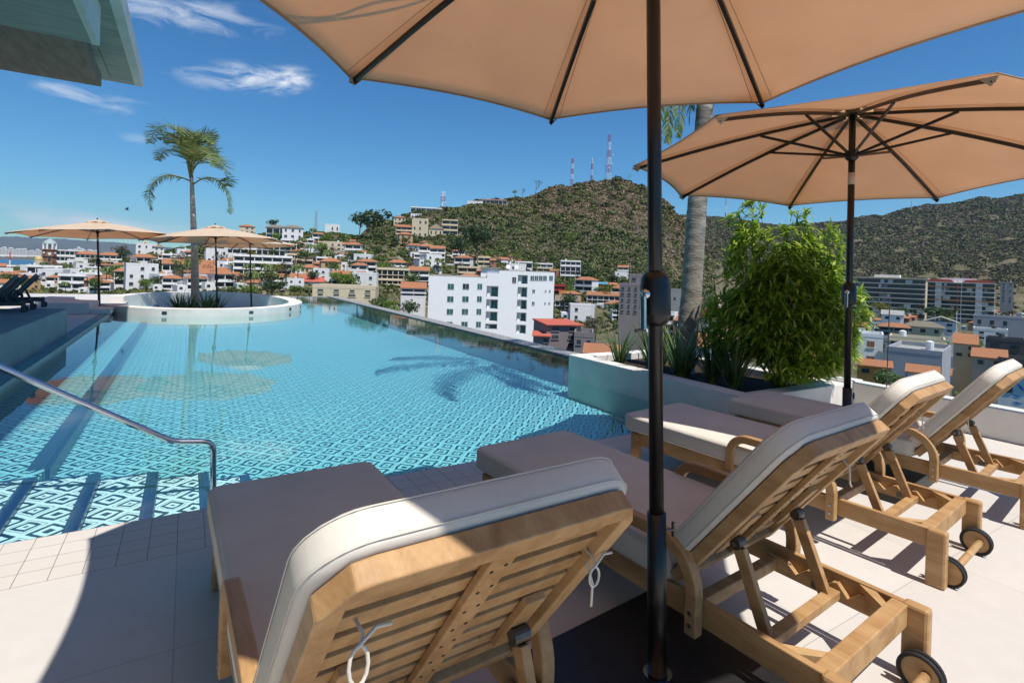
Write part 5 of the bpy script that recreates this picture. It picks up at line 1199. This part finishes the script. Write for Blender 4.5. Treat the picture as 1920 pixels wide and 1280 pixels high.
H_(1905, 1935, 596, 618, 'brick coloured house at the right edge of the town', 2, D=240, wall='h_brick', rk='hip')
H_(1806, 1860, 560, 592, 'slim pale tower block right of the orange-roofed hotel', 5, D=480, wall='h_grey', ncol=2, **T_) if False else None
tw = H_(1878, 1896, 530, 568, 'slim pale grey tower block on the hillside at the right', 6, D=520, wall='h_grey', ncol=2)

# mural house at the bottom right
mh = thing('mural_house', 'pale house with a painted blue bird mural beyond the parapet at the right edge', 'house', (0, 0, 0)); p = at(1908, 790, 40); mh.location = p; mh.rotation_euler = (0, 0, face_rz(p.x, p.y)+.1)
MB().box(-1.15, 2.4, 0, 2.5, -12, 3.5).build('wall', flat_mat('mural_wall', (.62, .56, .49)), mh); MB().box(-1.3, 2.6, -.2, 2.6, 3.51, 3.62).build('roof', 'r_flat', mh)
MB().box(-1.0, -.35, -.05, .1, 2.1, 3.0).build('window', 'h_win', mh)
f = MB()
for k, (x, z, a, L_) in enumerate([(.1, 2.6, -.9, .8), (-.1, 1.9, -.25, .7), (-.05, 1.4, -.1, .7)]):
    d = Vector((math.cos(a), 0, math.sin(a))); e = Vector((-d.z, 0, d.x)); c = Vector((x, -.02, z)); f.quad(c-d*L_/2, c+e*.09, c+d*L_/2, c-e*.09)
f.build('mural', flat_mat('mural_blue', (.04, .16, .42)), mh)

# the white block of flats
def white_block():
    D = 124; k = D/F; x0, yb = 918, 640; p = at(x0, yb, D); t = thing('apartment_block', 'large plain white block of flats with recessed balconies right behind the infinity edge', 'apartment block', p, face_rz(p.x, p.y)+.02)
    X = lambda px: (px-x0)*k; Z = lambda px, y: ((yb+.036*(px-x0))-y)*k
    zl, zr = Z(850, 519), Z(970, 509); dpt = 14
    bays = [(909, 931, [(536, 556), (561, 579), (584, 602), (607, 617)]), (967, 985.5, [(515.5, 532), (538, 557), (562, 580), (586, 603), (609, 626)])]
    b = MB(); xs_ = [X(801), X(bays[0][0]), X(bays[0][1]), X(bays[1][0]), X(bays[1][1]), X(1036)]
    def col(xa, xb, top, cuts, pxm):
        z0 = -25
        for (ya, yb_) in sorted(cuts, key=lambda c: -c[1]):
            b.box(xa, xb, 0, 1.6, z0, Z(pxm, yb_)); z0 = Z(pxm, ya)
        b.box(xa, xb, 0, 1.6, z0, top)
    col(xs_[0], xs_[1], zl, [], 850); col(xs_[1], xs_[2], zl+1.2, bays[0][2], 920); col(xs_[2], xs_[3], zr, [], 950); col(xs_[3], xs_[4], zr, bays[1][2], 976); col(xs_[4], xs_[5], zr, [], 1010)
    b.box(xs_[0], xs_[2], 1.6, dpt, -25, zl); b.box(xs_[2], xs_[5], 1.6, dpt, -25, zr); b.build('wall', 'h_bright', t)
    MB().box(X(897), X(931), .4, 8, zl-.1, zr+.5).build('stair_head', 'h_bright', t)
    MB().box(X(895), X(934), -.1, 8.5, zr+.5, zr+.72).build('stair_roof', 'r_flat', t)
    MB().box(xs_[0], xs_[1], .2, dpt-.2, zl, zl+.25).build('roof', 'r_flat', t); MB().box(xs_[2], xs_[5], .2, dpt-.2, zr, zr+.2).build('roof', 'r_flat', t)
    for pa, pb, cuts in bays:
        for ya, yb_ in cuts:
            xm = (pa+pb)/2; w = MB().box(X(pa)+1.15, X(pb)-.15, 1.48, 1.58, Z(xm, yb_)+.05, Z(xm, ya)-.35).build('balcony_door', 'h_teal', t)
            MB().box(X(pa), X(pb), .05, .12, Z(xm, yb_)+.02, Z(xm, yb_)+.95).build('balcony_rail', 'glass', t)
            MB().box(X(pa)+.15, X(pa)+.85, .7, 1.3, Z(xm, yb_)+.03, Z(xm, yb_)+.8).build('air_conditioner', 'h_white', w)
    def win(px, y, w_, h_, mat='h_teal'):
        a = MB().box(X(px)-w_/2, X(px)+w_/2, -.02, .1, Z(px, y)-h_/2, Z(px, y)+h_/2).build('window', mat, t); MB().box(X(px)-.03, X(px)+.03, -.05, -.021, Z(px, y)-h_/2, Z(px, y)+h_/2).build('mullion', 'h_white', a)
        MB().box(X(px)-w_/2-.05, X(px)+w_/2+.05, -.06, -.021, Z(px, y)-h_/2-.07, Z(px, y)-h_/2).build('sill', 'h_white', a)
    for y in (537, 560.5, 584, 608):
        for px in (842, 870, 896): win(px, y, 1.45 if px < 890 else 1.1, 1.3, 'h_teal' if (int(px+y)) % 3 else 'h_win')
    for y in (546, 569): win(997.5, y, .6, .8); win(1020, y, .35, .4); win(1028, y, .4, .5)
    win(960, 525, .9, 1.4, 'h_win')
    for px in (994, 1002, 1010, 1018, 1029.5): win(px, 521.5, .85, 1.1)
    for i, px in enumerate((965, 949)):
        d = MB(); c = Vector((X(px), 3, zr+1.0)); d.tube([c-Vector((0, 0, .9)), c], .05, 6); d.tube([c, c+Vector((0, -.08, .03)), c+Vector((0, -.25, .08))], [.1, .4, .55], 12); d.build('satellite_dish', 'h_white', t)
white_block()
def hotel(label, px0, px1, ytop, ybot, D, floors, roofm, seed, red=None):
    k = D/F; px = (px0+px1)/2; p = at(px, ybot, D); W = (px1-px0)*k; H = (ybot-ytop)*k; t = thing('hotel_block', label, 'hotel', p, face_rz(p.x, p.y)+(-.12 if red is None else 0)); fh = H/floors; rnd = random.Random(seed)
    b = MB(); b.box(-W/2, W/2, 2.2, 16, -20, H)
    if red is not None:
        for xx in (-.32, .24): b.box(W*xx, W*xx+W*.09, .3, 2.2, -20, H-.2)
    b.build('wall', 'h_white' if red is not None else 'h_cream', t)
    for f in range(floors):
        MB().box(-W/2+.3, W/2-.3, 2.02, 2.16, f*fh+.1, f*fh+fh*.74).build('window', 'h_win', t)
        sl = MB().box(-W/2-.8, W/2+.8, -.3, 2.0, f*fh+fh-.42, f*fh+fh-.1).build('floor_slab', 'h_orange' if red is not None and f in (floors-2, floors-5) else 'h_white', t)
        MB().box(-W/2-.6, W/2+.6, -.2, -.12, f*fh+.0, f*fh+.75).build('balcony_rail', 'glass', t)
        for q in range(7):
            if rnd.random() < .45: x = rnd.uniform(-W/2, W/2-4); MB().box(x, x+rnd.uniform(1.5, 5), 1.7, 1.95, f*fh+.1, f*fh+fh*.7).build('curtain', 'h_white' if rnd.random() < .5 else 'h_grey', t)
    m = MB()
    if red is not None:
        for s in (-1, 1): m.prism([(s*W*.5, H), (s*W*.06, H), (s*W*.10, H+1.6), (s*W*.40, H+2.0)][::-s], -.3, 14, 1)
        m.build('roof', 'r_red', t); MB().box(-W*.25, W*.25, 3, 12, H, H+2.9).build('roof_house', 'h_white', t)
    else: m.box(-W/2-1, W/2+1, -.6, 16, H, H+.5); m.build('roof', 'h_cream', t); MB().box(-W*.1, W*.2, 4, 12, H+.5, H+2.4).build('roof_house', 'h_white', t)
hotel('cream hotel block with long horizontal balconies, half behind the leafy bush', 1585, 1716, 521, 592, 370, 8, 'h_cream', 1)
hotel('white hotel block with orange roofs and dark balconies, right of the cream one', 1742, 1846, 529, 604, 370, 9, 'r_red', 2, True)

# domed brick tower of the church
def church():
    D = 420; k = D/F; p = at(92, 500, D); t = thing('church_tower', 'brick church tower with a clock stage and crown-like dome at the far left', 'church tower', p, face_rz(p.x, p.y)); W = 22*k
    def oct_(r): return [(r*math.cos(math.pi/8+i*math.pi/4), r*math.sin(math.pi/8+i*math.pi/4)) for i in range(8)]
    MB().prism(oct_(W*.56), -14, 9*k).build('base', 'h_brick', t)
    MB().prism(oct_(W*.50), 9*k, 32*k).build('shaft', 'h_brick', t)
    for z in (9, 20, 32): MB().prism(oct_(W*.57), z*k-.3, z*k+.3).build('cornice', 'h_brick', t)
    b = MB()
    for i in range(8): a = math.pi/8+i*math.pi/4; x, y = W*.44*math.cos(a), W*.44*math.sin(a); b.box(x-.55, x+.55, y-.55, y+.55, 32*k+.3, 42*k)
    b.prism(oct_(W*.26), 32*k+.3, 42*k); b.build('belfry', 'h_white', t); MB().prism(oct_(W*.50), 42*k, 43*k).build('cornice', 'h_white', t)
    zz = np.linspace(0, 1, 8); MB().tube([(0, 0, 43*k+q*9.5*k) for q in zz], [W*.48*(1-q**1.7)+.1 for q in zz], 16).build('dome', flat_mat('dome_stone', (.33, .38, .37)), t)
    c = MB(); a = -math.pi/2; c.tube([(0, -W*.50, 24*k), (0, -W*.50-.15, 24*k)], 1.1, 16); c.tube([(-W*.36, -W*.36, 26*k), (-W*.37, -W*.37, 26*k)], .9, 16); c.tube([(W*.36, -W*.36, 26*k), (W*.37, -W*.37, 26*k)], .9, 16); c.build('clock_face', 'h_white', t)
    MB().box(-.8, .8, -W*.50-.1, -W*.4, 12*k, 18*k).build('window', 'h_win', t)
church()
for i, (px, y, D, r, lab) in enumerate([(73, 488, 400, 2.6, 'small golden dome left of the brick tower'), (272, 460, 400, 2.4, 'small golden dome on the white ridge house')]):
    p = at(px, y, D); t = thing('golden_dome', lab, 'dome', p); q = np.linspace(0, 1, 7); MB().tube([(0, 0, r*1.3*a) for a in q], [r*math.sqrt(max(.02, 1-a*a)) for a in q], 14).build('dome', flat_mat('gold_stone%d' % i, (.55, .40, .16)), t, smooth=True); MB().tube([(0, 0, -9), (0, 0, 0)], r*1.15, 10).build('drum', 'h_cream', t)

# masts
M['m_red'] = flat_mat('mast_red', (.45, .04, .05)); M['m_wht'] = flat_mat('mast_white', (.72, .72, .72)); M['m_gry'] = flat_mat('mast_grey', (.45, .46, .48))
def mast(label, px, ytop, ybot, D, wb, wt, nsec, first=0, lattice=True, grey=False, dishes=0):
    k = D/F; p = at(px, ybot, D); t = thing('radio_mast', label, 'mast', p); H = (ybot-ytop)*k; r = .26*k*F/900
    for s in range(nsec):
        b = MB(); z0, z1 = H*s/nsec, H*(s+1)/nsec
        if lattice:
            w = lambda z: (wb*(1-z/H)+wt*z/H)*k/2
            for sx, sy in ((-1,-1), (1,-1), (1,1), (-1,1)): b.tube([(sx*w(z0), sy*w(z0), z0), (sx*w(z1), sy*w(z1), z1)], r, 4)
            for m in range(2):
                za, zb = z0+(z1-z0)*m/2, z0+(z1-z0)*(m+1)/2
                for (ax, ay), (bx, by) in (((-1,-1), (1,-1)), ((1,-1), (1,1)), ((1,1), (-1,1)), ((-1,1), (-1,-1))):
                    b.tube([(ax*w(za), ay*w(za), za), (bx*w(zb), by*w(zb), zb)], r*.6, 3); b.tube([(bx*w(za), by*w(za), za), (ax*w(zb), ay*w(zb), zb)], r*.6, 3)
        else: b.tube([(0, 0, z0), (0, 0, z1)], [wb*k/2*(1-.5*s/nsec), wb*k/2*(1-.5*(s+1)/nsec)], 8)
        b.build('section', 'm_gry' if grey else ('m_red', 'm_wht')[(s+first) % 2], t)
    for d in range(dishes): z = H*(.25+.5*d/max(1, dishes)); b = MB(); b.tube([(wb*k*.5*(1 if d % 2 else -1), -wb*k*.5, z), (wb*k*.5*(1 if d % 2 else -1), -wb*k*.8, z)], 1.1*k, 10); b.build('dish', 'm_wht', t)
mast('tall red and white lattice tower on the hilltop', 1140, 252, 338, 700, 9, 3, 6, 1, dishes=5)
mast('thin red and white pole mast left of the lattice tower', 1109, 296, 340, 700, 2.4, 1.5, 4)
mast('thick red and white pole mast at the left of the hilltop', 1072, 297, 346, 700, 4, 3, 5)
mast('red and white lattice mast with dishes on the left ridge', 830, 359, 396, 560, 7, 6, 4, 0, dishes=3)
mast('faint grey lattice mast above the left ridge', 592, 394, 440, 420, 4, 2, 3, 0, grey=True)
mast('white and red pole mast seen right of the thick palm trunk', 1360, 372, 412, 1600, 2.0, 1.5, 3, 0, lattice=False)
mast('tiny mast on the far right ridge', 1709, 374, 392, 1650, 1.6, 1, 2, 0, lattice=False, grey=True)
mast('slim red pole mast standing in the town right of the umbrella', 1790, 525, 700, 130, 1.6, 1.4, 3, 0, lattice=False)
mast('slim grey pole mast in the town beside the red one', 1797, 530, 700, 126, 1.3, 1.2, 1, 0, lattice=False, grey=True)
mast('white and red channel light post standing in the sea at the far left', 18, 472, 503, 640, 3, 2, 2, 1, lattice=False)
# lookout on the right ridge
lk = thing('lookout', 'white round lookout building on the right skyline', 'building', gpt(1908, 1640)); MB().tube([(0, 0, -6), (0, 0, 4), (0, 0, 4.1), (0, 0, 6)], [14, 14, 22, 22], 24).build('deck_ring', 'h_white', lk); MB().tube([(0, 0, 6), (0, 0, 10)], 12, 20).build('tower', 'h_win', lk)
# bare rock and retaining wall patches on the hill
# bird
bd = thing('bird', 'small dark bird flying in the sky above the leftmost umbrella', 'bird', at(238, 393, 40), .4)
MB().tube([(-.16, 0, 0), (-.08, 0, .01), (.04, 0, .01), (.14, 0, 0)], [.01, .045, .05, .01], 8).build('body', 'rubber', bd); MB().quad((-.03, 0, .02), (.06, 0, .02), (.03, .28, .16), (-.04, .27, .15)).quad((-.03, 0, .02), (.06, 0, .02), (.03, -.26, .18), (-.04, -.25, .17)).build('wings', 'rubber', bd)
# far resort towers over the bay
ORD = ['first', 'second', 'third', 'fourth', 'fifth', 'sixth', 'seventh', 'eighth', 'ninth', 'tenth', 'eleventh', 'twelfth', 'thirteenth', 'fourteenth', 'fifteenth', 'sixteenth', 'seventeenth', 'eighteenth', 'nineteenth', 'twentieth', 'twenty-first', 'twenty-second', 'twenty-third', 'twenty-fourth', 'twenty-fifth']
src = None
def far_tower(px, ytop, ybot, w, D, i):
    global src
    if src is None:
        src = thing('resort_tower', 'x', 'building'); MB().box(-.5, .5, -.5, .5, -.2, 1).build('wall', 'h_white', src); w0 = MB()
        for q in range(6): w0.box(-.45, .45, -.505, -.49, .1+q*.14, .16+q*.14)
        w0.build('windows', 'h_win', src); o = src
    else: o = dup(src)
    o.location = at(px, ybot, D); o.scale = (w*D/F, w*D/F, (ybot-ytop)*D/F); o.rotation_euler = (0, 0, face_rz(o.location.x, o.location.y)); o['label'] = 'tiny pale resort building on the far shore, '+ORD[i]+' from the left'; o['category'] = 'building'; o['group'] = 'resort buildings along the far shore of the bay'
i = 0
for px, yt in [(2, 466), (8, 464), (14, 467), (20, 465), (27, 467), (34, 465), (40, 467), (46, 466), (53, 469), (60, 470), (66, 471), (70, 468), (75, 469), (108, 471), (114, 472), (131, 467), (136, 469), (142, 466), (147, 464), (153, 467), (158, 469), (168, 468), (174, 469), (180, 470)]:
    far_tower(px, yt+random.uniform(-1.5, 1), 478+.02*px, random.uniform(4, 6.5), 4700, i); i += 1

# filler houses: a few kinds, copied over the slopes and the valley
M['h_ochre'] = hmat('wall_ochre', (.50, .33, .17)); M['h_pink'] = hmat('wall_pink', (.56, .36, .29))
kinds = [('white flat-roofed house', dict(wall='h_white')), ('white house with sloping orange roof', dict(wall='h_white', rk='shed')), ('white balconied house with orange roof', dict(wall='h_white', rk='hip', style='terrace')),
         ('cream house with open balconies', dict(wall='h_cream', style='terrace')), ('ochre house with orange roof', dict(wall='h_ochre', rk='hip')), ('pinkish flat-roofed house', dict(wall='h_pink')),
         ('low house with a wide orange roof', dict(wall='h_cream', rk='hip')), ('white balconied flat-roofed house', dict(wall='h_white', style='terrace'))]
regs = [('in the left hillside town', 0, 700, 205, 330, 92, (0, 1, 2, 3, 4, 6, 7, 1, 2, 6)), ('at the foot of the big hill', 700, 1240, 215, 400, 34, (0, 1, 2, 3, 7, 4, 6)), ('in the valley town at the right', 1250, 1930, 125, 560, 84, (0, 1, 4, 5, 6, 7, 0, 5, 2))]
rnd = random.Random(99); FL = []
for rn_, p0, p1, d0, d1, cnt, mix in regs:
    protos = {}; made = 0; tries = 0
    while made < cnt and tries < 4000:
        tries += 1; px = rnd.uniform(p0, p1); D = d0+(d1-d0)*rnd.random()**1.2
        if p0 == 700 and D < 250 and px < 1040: continue
        g = gpt(px, D); sz = rnd.uniform(.75, 1.25)*(.72 if p0 == 1250 else .85 if p0 == 0 else 1); yy = hor(px)+(EYE-g.z)*F/D
        if any((g.x-a)**2+(g.y-b)**2 < (c+5*sz)**2 for a, b, c in HP): continue
        if p0 == 1250 and D < 130 and px > 1600: continue
        kk = rnd.choice(mix); HP.append((g.x, g.y, 5.2*sz)); made += 1
        if kk not in protos:
            nm, kw = kinds[kk]; fl = 1 if kk in (1, 6) and rnd.random() < .6 else 2; o = house('x', 9.5, 3.0*fl, fl, seed=kk*7+p0, **kw); protos[kk] = o
            k2 = (kk*5+int(p0)) % 4; wl_ = ('h_white', 'h_cream', 'h_white', 'h_brick')[k2]; sx = 1 if kk % 2 else -1; hh_ = (3.2, 5.6, 2.6, 4.2)[k2]
            a_, b_ = sorted((sx*4.78, sx*(8.2+.4*k2))); wg = MB().box(a_, b_, 1.2-k2*.8, 7.5, -14, hh_).build('wing', wl_, o)
            MB().box(a_+.9, a_+2.3, 1.16-k2*.8, 1.24-k2*.8, hh_-2.1, hh_-.9).build('window', 'h_win', wg)
            if k2 % 2: m_ = MB(); m_.prism([(1.0-k2*.8-.3, hh_), (1.0-k2*.8-.3, hh_+.15), (7.6, hh_+1.5), (7.6, hh_+1.3)], a_-.2, b_+.2, 0); m_.build('roof', 'r_tile', wg)
            else:
                m_ = MB()
                for q_ in range(5): m_.box(a_+.2+q_*.72, a_+.3+q_*.72, 1.3-k2*.8, 4.5, hh_+2.2, hh_+2.35)
                for q_ in (a_+.25, b_-.35): m_.box(q_, q_+.12, 1.3-k2*.8, 1.42-k2*.8, hh_, hh_+2.2); m_.box(q_, q_+.12, 4.3, 4.42, hh_, hh_+2.2)
                m_.build('pergola', 'h_dark', wg)
            o['label'] = 'small '+nm+' '+rn_; o['group'] = nm+'s '+rn_
        else: o = dup(protos[kk])
        FL.append((o, kinds[kk][0], px, yy, D))
        o.location = g+Vector((0, 0, .3)); o.scale = (sz, sz, sz*rnd.uniform(.85, 1.2)); o.rotation_euler = (0, 0, face_rz(g.x, g.y)+rnd.gauss(0, .35))
# filler trees
rnd = random.Random(5)
for rn_, p0, p1, d0, d1, cnt, mix in [('among the houses of the left hillside', 0, 720, 200, 345, 115, ('dark', 'mid', 'mid', 'lime', 'dry', 'palm', 'yel')), ('at the foot of the big hill', 700, 1250, 200, 430, 55, ('dark', 'mid', 'lime', 'dark', 'dry', 'mid')),
                                      ('in the valley town at the right', 1250, 1930, 120, 650, 58, ('dark', 'mid', 'mid', 'lime', 'dry')), ('on the big hill', 800, 1280, 440, 650, 14, ('dark', 'mid', 'dark', 'lime'))]:
    for i in range(cnt):
        px = rnd.uniform(p0, p1); D = rnd.uniform(d0, d1); k = rnd.choice(mix); h = rnd.uniform(5, 9.5) if k != 'palm' else rnd.uniform(8, 11)
        if D < 130 and px > 1600: continue
        nm = {'dark': 'dark green', 'mid': 'green', 'lime': 'bright green', 'dry': 'brown leafless-looking', 'yel': 'yellow green', 'palm': ''}[k]
        lab = ('small '+nm+' round tree '+rn_) if k != 'palm' else 'small palm tree '+rn_
        o = put_tree(k, px, D, h, lab, lab.replace('tree', 'trees').replace('small ', ''), h*rnd.uniform(.8, 1.2), 0, i); g = o.location; FL.append((o, nm+' tree' if k != 'palm' else 'palm', px, hor(px)+(EYE-g.z)*F/D, D))
# each of these labels names the nearest landmark and, where several share it, the order of nearness
ANCH = [('brick church tower', 92, 480), ('white cube house', 266, 530), ('leftmost umbrella pole', 185, 510), ('slim island palm', 364, 500), ('middle umbrella pole', 403, 520), ('rightmost umbrella pole', 471, 520), ('thatched white ridge villa', 548, 445), ('grey ridge mast', 592, 430),
        ('cream ridge villa', 623, 470), ('large ridge tree', 697, 430), ('cream modern building', 645, 548), ('cream apartment house', 736, 520), ('pyramid-roofed house', 817, 438), ('red and white ridge mast', 830, 395), ('white block', 920, 540), ('broad dark tree', 893, 470), ('lone bright green tree', 1065, 455),
        ('pink-balconied house', 1069, 510), ('mauve pink house', 1055, 620), ('orange house', 1123, 540), ('mauve apartment tower', 1180, 560), ('thick palm trunk', 1300, 560), ('red house', 1320, 592), ('leafy bush', 1490, 560), ('cream hotel block', 1650, 560), ('orange-roofed hotel block', 1794, 570), ('lavender warehouse', 1720, 670), ('dark grey house', 1883, 655), ('lattice hilltop tower', 1140, 350)]
buckets = {}
for o, nm, px, yy, D in FL:
    an, ax, ay = min(ANCH, key=lambda a: (a[1]-px)**2+((a[2]-yy)*1.6)**2); dx, dy = px-ax, (yy-ay)*1.6
    rel = ('right of' if dx > 0 else 'left of') if abs(dx) > abs(dy) else ('below' if dy > 0 else 'above')
    buckets.setdefault((nm, rel, an), []).append((dx*dx+dy*dy, o))
for (nm, rel, an), L_ in buckets.items():
    L_.sort(key=lambda q: q[0])
    for i, (d, o) in enumerate(L_):
        o['label'] = ('' if len(L_) == 1 else 'nearest ' if i == 0 else ORD[i]+' nearest ')+nm+(' just ' if len(L_) == 1 else ' ')+rel+' the '+an

# the air between here and the far mountains
HAZE = True
if HAZE:
    mb = MB(); mb.box(-23500, 23500, -23500, 23500, -60, 1500); hz = mb.build('haze', noise_mat('haze', (1, 1, 1), (1, 1, 1)), kind='stuff', label='thin blue air haze over the bay and the far mountains')
    m = hz.data.materials[0]; n, l = m.node_tree.nodes, m.node_tree.links; n.clear(); o_ = n.new('ShaderNodeOutputMaterial'); v = n.new('ShaderNodeVolumePrincipled')
    v.inputs['Color'].default_value = (0.62, 0.78, 1.0, 1); v.inputs['Density'].default_value = 3.2e-5; v.inputs['Anisotropy'].default_value = 0.2; l.new(v.outputs[0], o_.inputs['Volume'])
    sc.cycles.volume_bounces = 0
bpy.context.view_layer.update()
